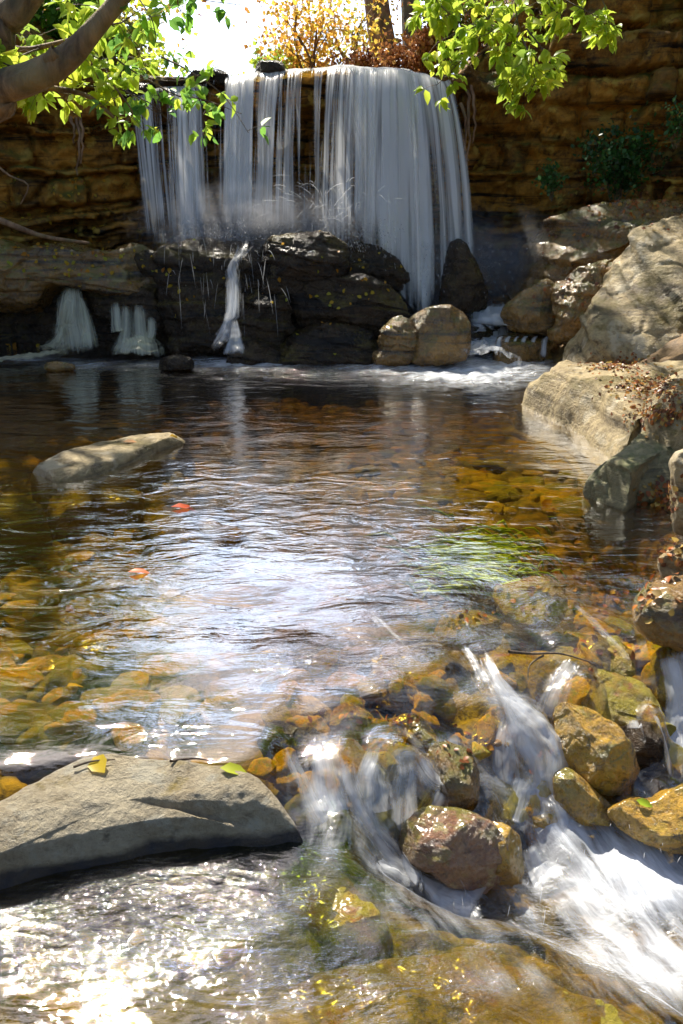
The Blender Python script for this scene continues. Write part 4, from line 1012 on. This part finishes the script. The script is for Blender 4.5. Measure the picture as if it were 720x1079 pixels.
def grow(acc, tips, p, d, L, rad, depth, r, up=.15, seg=7):
    n = 6; path = [p]; dd = d.copy()
    for i in range(n):
        dd = dd + r.normal(size=3) * .13 + np.array([0, 0, up * .2]); dd /= np.linalg.norm(dd); path.append(path[-1] + dd * L / n)
    end = .62 if depth else .25
    V, Fc = tube(path, np.linspace(rad, rad * end, n + 1), seg); acc.add(V, Fc)
    if depth == 0:
        tips += [path[3], path[4], path[5], path[6]]; return
    for _ in range(3 if depth > 1 else 4):
        i = r.integers(2, n + 1); nd = dd * .7 + r.normal(size=3) * .62 + np.array([0, 0, up]); nd /= np.linalg.norm(nd)
        grow(acc, tips, path[i], nd, L * r.uniform(.55, .8), rad * .5, depth - 1, r, up, max(4, seg - 1))

def tree(name, label, base, height, lean, rad, depth, mat, lmat, nleaf, lsize, seed, spread=.22, group='trees round the gorge', trunk_frac=.5, droop=.3):
    r = np.random.default_rng(seed); root = tag(empty(name, base), label, 'tree', group)
    acc, tips = Acc(), []
    p = np.array([0., 0., -.15]); d = np.array([lean[0], lean[1], 1.0]); d /= np.linalg.norm(d)
    path = [p]
    for i in range(7):
        d = d + r.normal(size=3) * .05; d /= np.linalg.norm(d); path.append(path[-1] + d * height * trunk_frac / 7)
    V, Fc = tube(path, np.linspace(rad * 1.25, rad * .7, 8) * np.array([1.25, 1.05, 1, 1, 1, 1, 1, 1]), 12); acc.add(V, Fc)
    for k in range(4):
        nd = d + r.normal(size=3) * .5; nd[2] = abs(nd[2]) + .3; nd /= np.linalg.norm(nd)
        grow(acc, tips, path[-1 - (k % 3)], nd, height * (1 - trunk_frac) * .62, rad * .5, depth, r)
    link('trunk', acc.mesh(), mat, root)
    tips = np.array(tips); c = tips[r.integers(0, len(tips), nleaf)] + r.normal(size=(nleaf, 3)) * spread
    dirs = r.normal(size=(nleaf, 3)) + np.array([0, 0, -droop]); nn = r.normal(size=(nleaf, 3)) + np.array([0, 0, 1.2])
    g = fbm(c * 1.5 + seed, seed, 2) * .8 + .5 + r.normal(size=nleaf) * .2
    V, Fc, a = leaf_geo(c, dirs, nn, lsize, r, rnd=g)
    A = Acc(); A.add(V, Fc, a); link('crown', A.mesh(), lmat, root)
    return root

def shrub(name, label, base, dim, n, lsize, lmat, seed, nst=9, cat='shrub', group='shrubs and undergrowth', stem=m_bark):
    r = np.random.default_rng(seed); root = tag(empty(name, base), label, cat, group); acc = Acc(); tips = []
    for k in range(nst):
        a = r.uniform(0, 6.28); q = np.array([math.cos(a) * dim[0], math.sin(a) * dim[1], 0]) * r.uniform(.2, 1)
        top = q + np.array([0, 0, dim[2] * r.uniform(.5, 1.0)])
        path = smooth_path([q * .15 + [0, 0, -.05], q * .5 + [0, 0, top[2] * .5], top], 8) + r.normal(size=(8, 3)) * .01
        V, Fc = tube(path, np.linspace(.009, .003, 8) * max(dim[2], .4), 5); acc.add(V, Fc); tips += list(path[3:])
    link('stem', acc.mesh(), stem, root)
    tips = np.array(tips); c = tips[r.integers(0, len(tips), n)] + r.normal(size=(n, 3)) * np.array(dim) * .17
    V, Fc, a = leaf_geo(c, r.normal(size=(n, 3)), r.normal(size=(n, 3)) + np.array([0, 0, .8]), lsize, r, rnd=fbm(c * 4, seed, 2) * .8 + .5 + r.normal(size=n) * .2)
    A = Acc(); A.add(V, Fc, a); link('foliage', A.mesh(), lmat, root); return root

def leafy(twigs, Yd, size, per, r, acc_w, acc_l, rad=.006, cluster=5, near=True, var=.25):
    for tw in twigs:
        Y0 = Yd + r.uniform(-var, var)
        path = smooth_path([PY(x, y, Y0 + r.normal() * .06) for x, y in tw], 12)
        V, Fc = tube(path, np.linspace(rad, rad * .35, 12), 6); acc_w.add(V, Fc)
        for k in range(per):
            f = r.uniform(.15, 1); i = f * 11; i0 = int(min(i, 10)); p = path[i0] * (1 - i + i0) + path[i0 + 1] * (i - i0)
            d = r.normal(size=3); d[2] -= .35; d /= np.linalg.norm(d); q = p + d * r.uniform(.02, .12) * (size / .08)
            V, Fc = tube([p, (p + q) / 2 + [0, 0, .004], q], [rad * .35, rad * .25, rad * .2], 4); acc_w.add(V, Fc)
            m_ = cluster; T = d[None] * .9 + r.normal(size=(m_, 3)) * .65 + np.array([0, 0, -.25])
            g = r.uniform(0, 1) * .5 + r.random(m_) * .5
            V, Fc, a = leaf_geo(np.repeat(q[None], m_, 0) + r.normal(size=(m_, 3)) * .006, T, r.normal(size=(m_, 3)) * .6 + np.array([0, -.3, 1]), size, r, near, .30, g)
            acc_l.add(V, Fc, a)

# tree on the left bank whose limb and leaves reach over the picture's top left corner
r_ = np.random.default_rng(5)
lt = tag(empty('tree', (-2.3, 2.3, -.1)), 'near tree whose thick grey-brown limb and green leaves cross the top left corner', 'tree', 'trees round the gorge')
def loc(V, root): return V - np.array(root.location)
acc = Acc()
V, Fc = tube(smooth_path([(-2.3, 2.3, -.4), (-2.3, 2.32, .6), (-2.2, 2.35, 1.5), (-2.3, 2.4, 2.6), (-2.5, 2.3, 4.2), (-2.6, 2.3, 5.6)], 16), np.linspace(.19, .06, 16), 14); acc.add(loc(V, lt), Fc)
tips = []
for k in range(7):
    grow(acc, tips, np.array([-.15, .1, 3.2 + .3 * k]), np.array([r_.uniform(-1.5, -.8), r_.uniform(-.9, .2), .4]), 1.1, .045, 1, r_)
link('trunk', acc.mesh(), m_bark, lt)
n = 700; tp = np.array(tips); c = tp[r_.integers(0, len(tp), n)] + r_.normal(size=(n, 3)) * .2
V, Fc, a = leaf_geo(c, r_.normal(size=(n, 3)), r_.normal(size=(n, 3)) + [0, 0, 1], .10, r_); A = Acc(); A.add(V, Fc, a); link('crown', A.mesh(), L_green, lt)
limb = Acc()
lp = np.array([(-2.2, 2.35, 1.5), PY(-60, 118, 2.257), PY(0, 93, 2.220), PY(38, 80, 2.220), PY(72, 60, 2.220), PY(100, 30, 2.220), PY(132, -8, 2.220), PY(170, -60, 2.183), PY(200, -130, 2.146)])
V, Fc = tube(smooth_path(lp, 40), np.interp(np.linspace(0, 1, 40), [0, .25, .5, .62, .8, 1], [.075, .038, .034, .026, .023, .011]) * (1 + .10 * rng.normal(size=40).cumsum() * .15), 14); limb.add(loc(V, lt), Fc)
V, Fc = tube(smooth_path([(-2.2, 2.38, 2.0), PY(-60, 30, 2.294), PY(0, 22, 2.294), PY(30, -5, 2.294), PY(70, -60, 2.294)], 20), np.linspace(.055, .025, 20), 12); limb.add(loc(V, lt), Fc)
V, Fc = tube(smooth_path([PY(68, 62, 2.220), PY(62, 70, 2.220), PY(52, 66, 2.205), PY(60, 54, 2.198)], 8), np.linspace(.022, .016, 8), 8); limb.add(loc(V, lt), Fc)
V, Fc = tube(smooth_path([PY(-30, 40, 2.442), PY(20, 52, 2.442), PY(50, 48, 2.442), PY(88, 38, 2.405)], 12), np.linspace(.009, .0045, 12), 6); limb.add(loc(V, lt), Fc)
V, Fc = tube(smooth_path([PY(-20, 92, 2.442), PY(40, 92, 2.442), PY(90, 100, 2.442), PY(120, 124, 2.442)], 12), np.linspace(.010, .004, 12), 6); limb.add(loc(V, lt), Fc)
link('limb', limb.mesh(), bark_material('lit_bark', (.06, .035, .02), (.34, .22, .11)), lt)
tw, lf = Acc(), Acc()
leafy([[(90, 40), (110, 70), (120, 100), (125, 130)], [(60, 75), (90, 90), (130, 95), (165, 120)], [(20, 60), (50, 50), (85, 60)], [(0, 30), (30, 40), (60, 30)],
       [(100, 20), (125, 25), (150, 10), (175, 15)], [(10, 85), (40, 92), (75, 100)], [(60, 10), (80, 5), (110, 8)], [(-10, 60), (15, 70), (40, 66)], [(-10, 95), (15, 85), (40, 100)], [(70, 30), (100, 60), (140, 60)]], 2.4, .042, 12, r_, tw, lf, .0025, 5, var=.15)
link('crown', (lambda m: (recenter(m, lt.location), m)[1])(lf.mesh()), L_lime, lt); 
tw2, lf2 = Acc(), Acc()
leafy([[(120, 60), (150, 80), (190, 85), (230, 70)], [(130, 95), (160, 110), (180, 130)], [(150, 80), (185, 100), (215, 105), (255, 120)], [(170, 60), (200, 75), (235, 100), (262, 140)],
       [(110, 20), (140, 45), (155, 75)], [(140, -10), (160, 20), (165, 50)], [(185, -20), (188, 5), (192, 14)], [(180, -10), (215, 0), (255, 5)], [(120, 90), (140, 120), (125, 130)], [(200, 80), (212, 110), (215, 140)]], 2.3, .034, 7, r_, tw2, lf2, .0022, 4, var=.15)
link('crown', (lambda m: (recenter(m, lt.location), m)[1])(lf2.mesh()), L_green, lt)
link('branch', (lambda m: (recenter(m, lt.location), m)[1])(tw2.mesh()), m_bark, lt)
link('branch', (lambda m: (recenter(m, lt.location), m)[1])(tw.mesh()), m_bark, lt)

# tree at the right bank with a bright hanging spray of leaves
rt = tag(empty('tree', (3.4, 6.4, 1.0)), 'tree at the right with bright lime leaves hanging in front of the cliff', 'tree', 'trees round the gorge')
acc, tips = Acc(), []
V, Fc = tube(smooth_path([(3.4, 6.4, .6), (3.3, 6.4, 2), (3.35, 6.3, 3.4), (3.1, 6.3, 5), (3.2, 6.2, 6.2)], 16), np.linspace(.16, .05, 16), 12); acc.add(loc(V, rt), Fc)
V, Fc = tube(smooth_path([(3.3, 6.35, 2.9), (2.6, 6.0, 3.25), PY(600, -60, 5.7), PY(540, -30, 5.6), PY(480, -40, 5.6)], 20), np.linspace(.06, .012, 20), 8); acc.add(loc(V, rt), Fc)
for k in range(8): grow(acc, tips, np.array([-.2, 0, 2.4 + .35 * k]), np.array([r_.uniform(-.6, 1), r_.uniform(-.8, .9), .5]), 1.6, .04, 1, r_)
link('trunk', acc.mesh(), m_bark, rt)
n = 6000; tp = np.array(tips); c = tp[r_.integers(0, len(tp), n)] + r_.normal(size=(n, 3)) * .22
V, Fc, a = leaf_geo(c, r_.normal(size=(n, 3)), r_.normal(size=(n, 3)) + [0, 0, 1], .11, r_); A = Acc(); A.add(V, Fc, a); link('crown', A.mesh(), L_green, rt)
tw, lf = Acc(), Acc()
leafy([[(600, -60), (625, -20), (640, 15), (634, 30)], [(560, -40), (590, -5), (615, 10), (650, 28)], [(540, -30), (520, 10), (490, 30), (460, 45)], [(480, -40), (475, 0), (455, 10), (440, 4)],
       [(540, -30), (545, 20), (555, 60), (548, 95)], [(545, 20), (530, 50), (535, 80), (540, 100)], [(520, 10), (500, 50), (480, 70), (460, 90)], [(555, 30), (575, 60), (572, 90)],
       [(560, -40), (575, 0), (590, 20), (570, 30)], [(500, -40), (500, 0), (520, 30), (500, 40)], [(550, 40), (565, 75), (560, 95)], [(455, -30), (460, 0), (480, 20)]], 5.6, .080, 20, r_, tw, lf, .005, 5, var=.3)
link('crown', (lambda m: (recenter(m, rt.location), m)[1])(lf.mesh()), L_lime, rt)
link('branch', (lambda m: (recenter(m, rt.location), m)[1])(tw.mesh()), m_bark, rt)

# trees above the falls
tree('tree', 'small autumn tree with golden leaves standing above the left half of the falls', (-.30, 10.9, 2.45), 1.15, (.02, 0), .035, 2, m_barkw, L_gold, 1500, .06, 301, .2, trunk_frac=.2)
tree('tree', 'thin leaning tree with golden leaves just left of the twin trunks', (.12, 11.2, 2.5), 1.2, (-.08, 0), .035, 2, m_barkw, L_gold, 800, .06, 302, .18, trunk_frac=.3)
tree('tree', 'warm brown trunk leaning left above the falls, left one of the twin trunks', (.62, 11.7, 2.5), 10, (-.11, .38), .13, 2, m_barkw, L_gold, 150, .12, 303, .35, trunk_frac=.75)
tree('tree', 'grey brown trunk above the falls, right one of the twin trunks', (.95, 12.0, 2.5), 9.0, (-.0, .4), .11, 2, m_bark, L_green, 160, .12, 304, .35, trunk_frac=.6)
tree('tree', 'slim dark trunk between the twin trunks and the cliff', (1.25, 12.6, 2.6), 8.0, (.12, 0), .07, 2, m_bark, L_green, 400, .12, 305, .35, trunk_frac=.5)
tree('tree', 'tall leafy tree on the cliff above the left bank, trunk hidden by undergrowth', (-3.9, 10.9, 2.7), 5.4, (-.05, -.05), .13, 3, m_bark, L_green, 4000, .12, 306, .34, trunk_frac=.3)
tree('tree', 'darker tree behind the left cliff edge', (-5.2, 11.8, 2.8), 7.0, (0, -.1), .15, 3, m_bark, L_olive, 1800, .13, 307, .38, trunk_frac=.3)
tree('tree', 'broad tree on the far left cliff', (-5.4, 9.4, 2.9), 5.5, (.1, -.1), .14, 3, m_bark, L_green, 1800, .12, 308, .36, trunk_frac=.3)
tree('tree', 'tree on the top of the right cliff', (3.8, 11.4, 4.2), 6, (0, -.05), .15, 3, m_bark, L_green, 4500, .13, 309, .38, trunk_frac=.35)
tree('tree', 'tree behind the right cliff', (5.2, 10.0, 4.6), 6, (-.1, 0), .15, 3, m_bark, L_olive, 7000, .13, 310, .38, trunk_frac=.35)
for k, (x, y, hh, sd) in enumerate([(-9, 17, 6, 1), (-13, 12, 7, 2), (-9.5, 21, 5, 3), (9, 17, 7, 4), (12, 12, 7, 5), (6.5, 22, 7, 6), (-16, 24, 8, 7), (15, 22, 8, 8), (-8, 30, 8, 9), (10, 33, 9, 10)]):
    tree('tree', 'background tree of the wood round the gorge', (x, y, 3.2), hh, (0, 0), .14, 2, m_bark, [L_olive, L_green, L_gold][k % 3], 4200, .2, 320 + sd, .55, group='background wood', trunk_frac=.3)
# undergrowth along the top
def on_top(px, Y, z=2.45): return (px2x(px, Y, z), Y, z)
for k, (x, Y, dim, n, sz, lm, lab, z) in enumerate([
    (150, 11.2, (.4, .4, .38), 1200, .06, L_lime, 'yellow-green bush on the skyline left of the sky gap', 2.5), (205, 12.5, (.4, .4, .24), 700, .05, L_gold, 'yellow bush behind the upper stream in the sky gap', 2.5),
    (242, 14, (.4, .4, .36), 500, .07, L_lime, 'small green bush far behind the sky gap', 2.5),
    (285, 10.9, (.3, .3, .38), 700, .06, L_lime, 'low green bush under the small golden tree', 2.45), (325, 11.0, (.3, .3, .35), 700, .06, L_gold, 'low yellow bush under the golden leaves', 2.45),
    (372, 10.5, (.3, .3, .30), 900, .05, L_rust, 'rust-coloured dry brush at the lip of the falls', 2.45), (412, 10.4, (.35, .3, .36), 1100, .05, L_rust, 'orange-brown brush at the foot of the twin trunks', 2.45),
    (448, 10.2, (.3, .3, .55), 1200, .055, L_rust, 'dry brown brush at the right end of the lip', 2.5), (478, 10.4, (.35, .3, .7), 1300, .06, L_olive, 'olive undergrowth right of the lip under the hanging leaves', 2.6),
    (510, 10.6, (.4, .3, .8), 1400, .06, L_rust, 'brown undergrowth on the slope above the right cliff', 2.8), (450, 11.5, (.4, .3, .45), 700, .07, L_rust, 'tall dry brush behind the twin trunks', 2.6),
    (20, 10.0, (.7, .4, .7), 1800, .075, L_olive, 'dark bush on the cliff edge at the far left', 2.7), (75, 10.1, (.6, .4, .75), 1700, .075, L_green, 'green bush on the cliff edge behind the limb', 2.65),
    (120, 10.2, (.5, .4, .62), 1500, .07, L_olive, 'olive bush at the left end of the falls', 2.5), (30, 10.9, (.7, .5, 1.1), 2000, .09, L_gold, 'tall yellowing bush at the upper left', 2.7), (-60, 9.8, (.8, .5, 1.3), 2400, .09, L_green, 'green bush outside the left edge', 2.8)]):
    shrub('shrub', lab, on_top(x, Y, z), dim, n, sz, lm, 400 + k)
shrub('shrub', 'dark green leafy shrub growing at the foot of the right cliff', PY(650, 206, 8.85), (.42, .25, .55), 1500, .05, L_dark, 450, 16)
shrub('shrub', 'small dark green plant low on the right cliff', PY(582, 205, 9.0), (.2, .2, .25), 260, .045, L_dark, 451, 8)
shrub('shrub', 'little green plant at the right edge of the cliff foot', PY(712, 150, 8.6), (.18, .2, .3), 220, .045, L_dark, 452, 8)
# fallen dead limb on the left bank
acc = Acc(); V, Fc = tube(smooth_path([PY(-20, 224, 8.2), PY(20, 240, 8.1), PY(50, 250, 8.05), (PY(94, 256, 8.0))], 14) , np.linspace(.035, .012, 14), 8); acc.add(V, Fc)
V, Fc = tube(smooth_path([PY(-10, 168, 8.4), PY(10, 185, 8.35), PY(30, 195, 8.3), PY(22, 215, 8.3)], 10), np.linspace(.014, .006, 10), 6); acc.add(V, Fc)
me = acc.mesh(); p = PY(40, 250, 8.1); recenter(me, p); o = tag(link('dead_branch', me, m_barkw), 'dead branch lying along the foot of the left cliff', 'branch'); o.location = p
acc = Acc()
for x, y0, y1, Y in ((80, 122, 184, 8.9), (84, 120, 170, 8.9), (492, 95, 170, 9.0), (498, 90, 150, 9.0), (76, 125, 150, 8.9), (487, 110, 160, 9.0)):
    V, Fc = tube(smooth_path([PY(x, y0, Y), PY(x + 3, (y0 + y1) / 2, Y - .05), PY(x + 1, y1, Y - .03)], 10) + rng.normal(size=(10, 3)) * .01, np.linspace(.018, .008, 10), 6); acc.add(V, Fc)
me = acc.mesh(); tag(link('hanging_roots', me, m_barkw), 'thin roots hanging down the cliff face', None, None, 'stuff')

# ================================================================ FALLEN LEAVES, TWIGS (laid on whatever rock is there)
bpy.context.view_layer.update(); dg = bpy.context.evaluated_depsgraph_get()
SOFT = ('water', 'mist', 'spray', 'crown', 'foliage', 'limb', 'branch', 'stem', 'trunk', 'upper', 'dead', 'hanging', 'fallen')
def hit(px, py, wet=False):
    o_, d = Vector((0, 0, CAMZ)), Vector(ray(px, py)).normalized()
    for _ in range(30):
        ok, p, nrm, i, ob, mw = sc.ray_cast(dg, o_, d)
        if not ok: return None
        if ob.name.startswith(SOFT) and not (wet and ob.name.startswith('water') and 'strand' not in ob.name and 'veil' not in ob.name): o_ = p + d * .004; continue
        if nrm.dot(d) > 0: nrm = -nrm
        return np.array(p), np.array(nrm), ob.name
    return None
def litter(name, label, boxes, size, lmat, seed, up=.25, wet=False):
    r = np.random.default_rng(seed); cs, nn = [], []
    for (x0, y0, x1, y1, n) in boxes:
        for _ in range(n):
            x = r.normal((x0 + x1) / 2, (x1 - x0) / 3.2); y = r.normal((y0 + y1) / 2, (y1 - y0) / 3.2)
            q = hit(x, y, wet)
            if q is None or q[1][2] < up: continue
            cs.append(q[0] + q[1] * .008); nn.append(q[1] + r.normal(size=3) * .35)
    cs, nn = np.array(cs), np.array(nn); d = np.cross(nn, r.normal(size=(len(cs), 3)))
    V, Fc, a = leaf_geo(cs, d, nn, size, r, True, .40); A = Acc(); A.add(V, Fc, a); me = A.mesh()
    return tag(link(name, me, lmat), label, None, None, 'stuff')
litter('fallen_leaves', 'red and orange fallen leaves strewn on the right ledge', [(622, 378, 680, 392, 240), (650, 396, 725, 420, 380), (665, 425, 725, 448, 300)], .028, L_litter, 1)
litter('fallen_leaves', 'fallen leaves on the dirt at the foot of the right cliff', [(600, 185, 730, 232, 420), (520, 225, 640, 260, 60), (560, 280, 640, 340, 40)], .04, L_litter, 2)
litter('fallen_leaves', 'pile of red leaves in the corner below the flat slab', [(675, 508, 715, 540, 110), (695, 550, 725, 600, 40)], .035, L_litter, 3, -.2)
litter('fallen_leaves', 'orange leaves on the bed under the shallow water at the right', [(600, 570, 720, 640, 150), (480, 570, 620, 660, 60), (580, 640, 700, 690, 30)], .035, L_litter, 4)
litter('fallen_leaves', 'wet red-brown leaves caught in the cascade', [(385, 755, 450, 785, 40), (460, 640, 520, 660, 30), (540, 760, 585, 810, 40), (350, 745, 395, 765, 14), (470, 770, 500, 800, 20), (640, 600, 700, 640, 30)], .022, L_litter, 5, 0)
litter('fallen_leaves', 'yellow leaves stuck to the rocks of the fall foot', [(300, 262, 430, 350, 60), (165, 262, 240, 330, 20), (10, 255, 180, 300, 90), (0, 365, 60, 372, 40), (0, 180, 130, 260, 120)], .045, L_gold, 6, -.1)
litter('fallen_leaves', 'gold and red leaves lying on the pool bed', [(150, 500, 230, 640, 10), (0, 560, 180, 760, 14), (350, 460, 600, 540, 24)], .07, L_gold, 7)

def one_leaf(px, py, size, col, label, ang=0.0, wet=False):
    q = hit(px, py, wet)
    if q is None: return
    r = np.random.default_rng(int(px)); p, nrm, _ = q
    if nrm[2] < .3: nrm = np.array([0, -.3, 1.]); nrm /= np.linalg.norm(nrm)
    d = np.array([math.cos(ang), math.sin(ang), 0]); d = d - nrm * (d @ nrm)
    V, Fc, a = leaf_geo(np.array([[0., 0, .006]]), d[None], nrm[None], size, r, True, .26, np.array([.5]))
    me = mesh_from(V, Fc); attr(me, 'rnd', np.full(len(V), .5))
    o = link('fallen_leaf', me, leaf_material('single_leaf', [(0, col), (1, col)], .3)); o.location = p + nrm * .004
    return tag(o, label, 'leaf')
one_leaf(232, 812, .085, (.40, .44, .03), 'yellow-green leaf lying on top of the foreground boulder', -.1)
one_leaf(670, 845, .07, (.36, .50, .03), 'bright green leaf lying on the golden rock in the right corner', -.5)
one_leaf(188, 366, .16, (.62, .50, .03), 'yellow leaf resting at the foot of the flat-topped ledge', .5)
one_leaf(396, 748, .07, (.55, .50, .05), 'pointed yellow leaf standing among the stones at the head of the cascade', .6)
one_leaf(180, 536, .14, (.55, .08, .01), 'red leaf drifting in the middle left of the pool', .1, True)
one_leaf(135, 605, .10, (.60, .12, .01), 'orange-red leaf drifting over the left bed', .1, True)
one_leaf(130, 467, .10, (.50, .22, .05), 'tan leaf on the long flat rock in the pool', .2)
def twig(pts, rad, label, off=.012):
    W = []
    for x, y in pts:
        q = hit(x, y, True); W.append(q[0] + np.array([0, 0, off]) if q else PZ(x, y, 0))
    P = smooth_path(W, 16); V, Fc = tube(P, np.linspace(rad, rad * .4, 16), 6); me = mesh_from(V, Fc); recenter(me, P[0])
    o = link('twig', me, m_bark); o.location = P[0]; return tag(o, label, 'twig')
twig([(536, 692), (560, 694), (590, 694), (622, 703)], .006, 'thin dark twig lying across the water above the white chute', .02)
twig([(572, 696), (558, 706), (556, 722)], .004, 'short forked twig hanging from the long thin twig', .02)
twig([(78, 812), (98, 806), (122, 804)], .004, 'brown twig on the back edge of the foreground boulder')
twig([(180, 806), (205, 803), (228, 806)], .004, 'curved twig beside the yellow-green leaf on the foreground boulder')
# green water weed waving on the bed
r = np.random.default_rng(9); acc = Acc()
for k in range(330):
    x, y = r.normal(515, 30), r.normal(596, 16); q = PZ(x, y, -.12)
    L = r.uniform(.08, .2); a = r.normal(-2.6, .35); dv = np.array([math.cos(a), math.sin(a) * .6, 0])
    pts = [q, q + dv * L * .4 + [0, 0, .05], q + dv * L + [0, 0, .06 + r.normal() * .015]]
    V, Fc = tube(smooth_path(pts, 5), np.array([.004, .008, .009, .006, .002]) * r.uniform(.5, 1.2), 3); acc.add(V, Fc, np.full(len(V), r.random()))
tag(link('water_weed', acc.mesh(), leaf_material('weed', [(0, (.25, .45, .005)), (.6, (.45, .75, .01)), (1, (.65, .85, .02))], .3)), 'bright green water weed waving on the bed', None, None, 'stuff')
sp = tag(empty('plant', PZ(664, 524, .0)), 'small yellow-green sprout at the water under the dark rock face', 'plant')
acc = Acc(); 
for x, y, s_ in ((652, 508, .10), (672, 504, .09), (668, 520, .07), (658, 498, .07), (682, 514, .07)):
    b = PZ(664, 526, .02); t = PY(x, y, b[1] + .02); V, Fc, a = leaf_geo(b[None], (t - b)[None], np.array([[0., -1, .3]]), np.linalg.norm(t - b) * 1.1, r, True, .13, np.array([.9])); acc.add(loc(V, sp), Fc, a)
link('foliage', acc.mesh(), L_lime, sp)
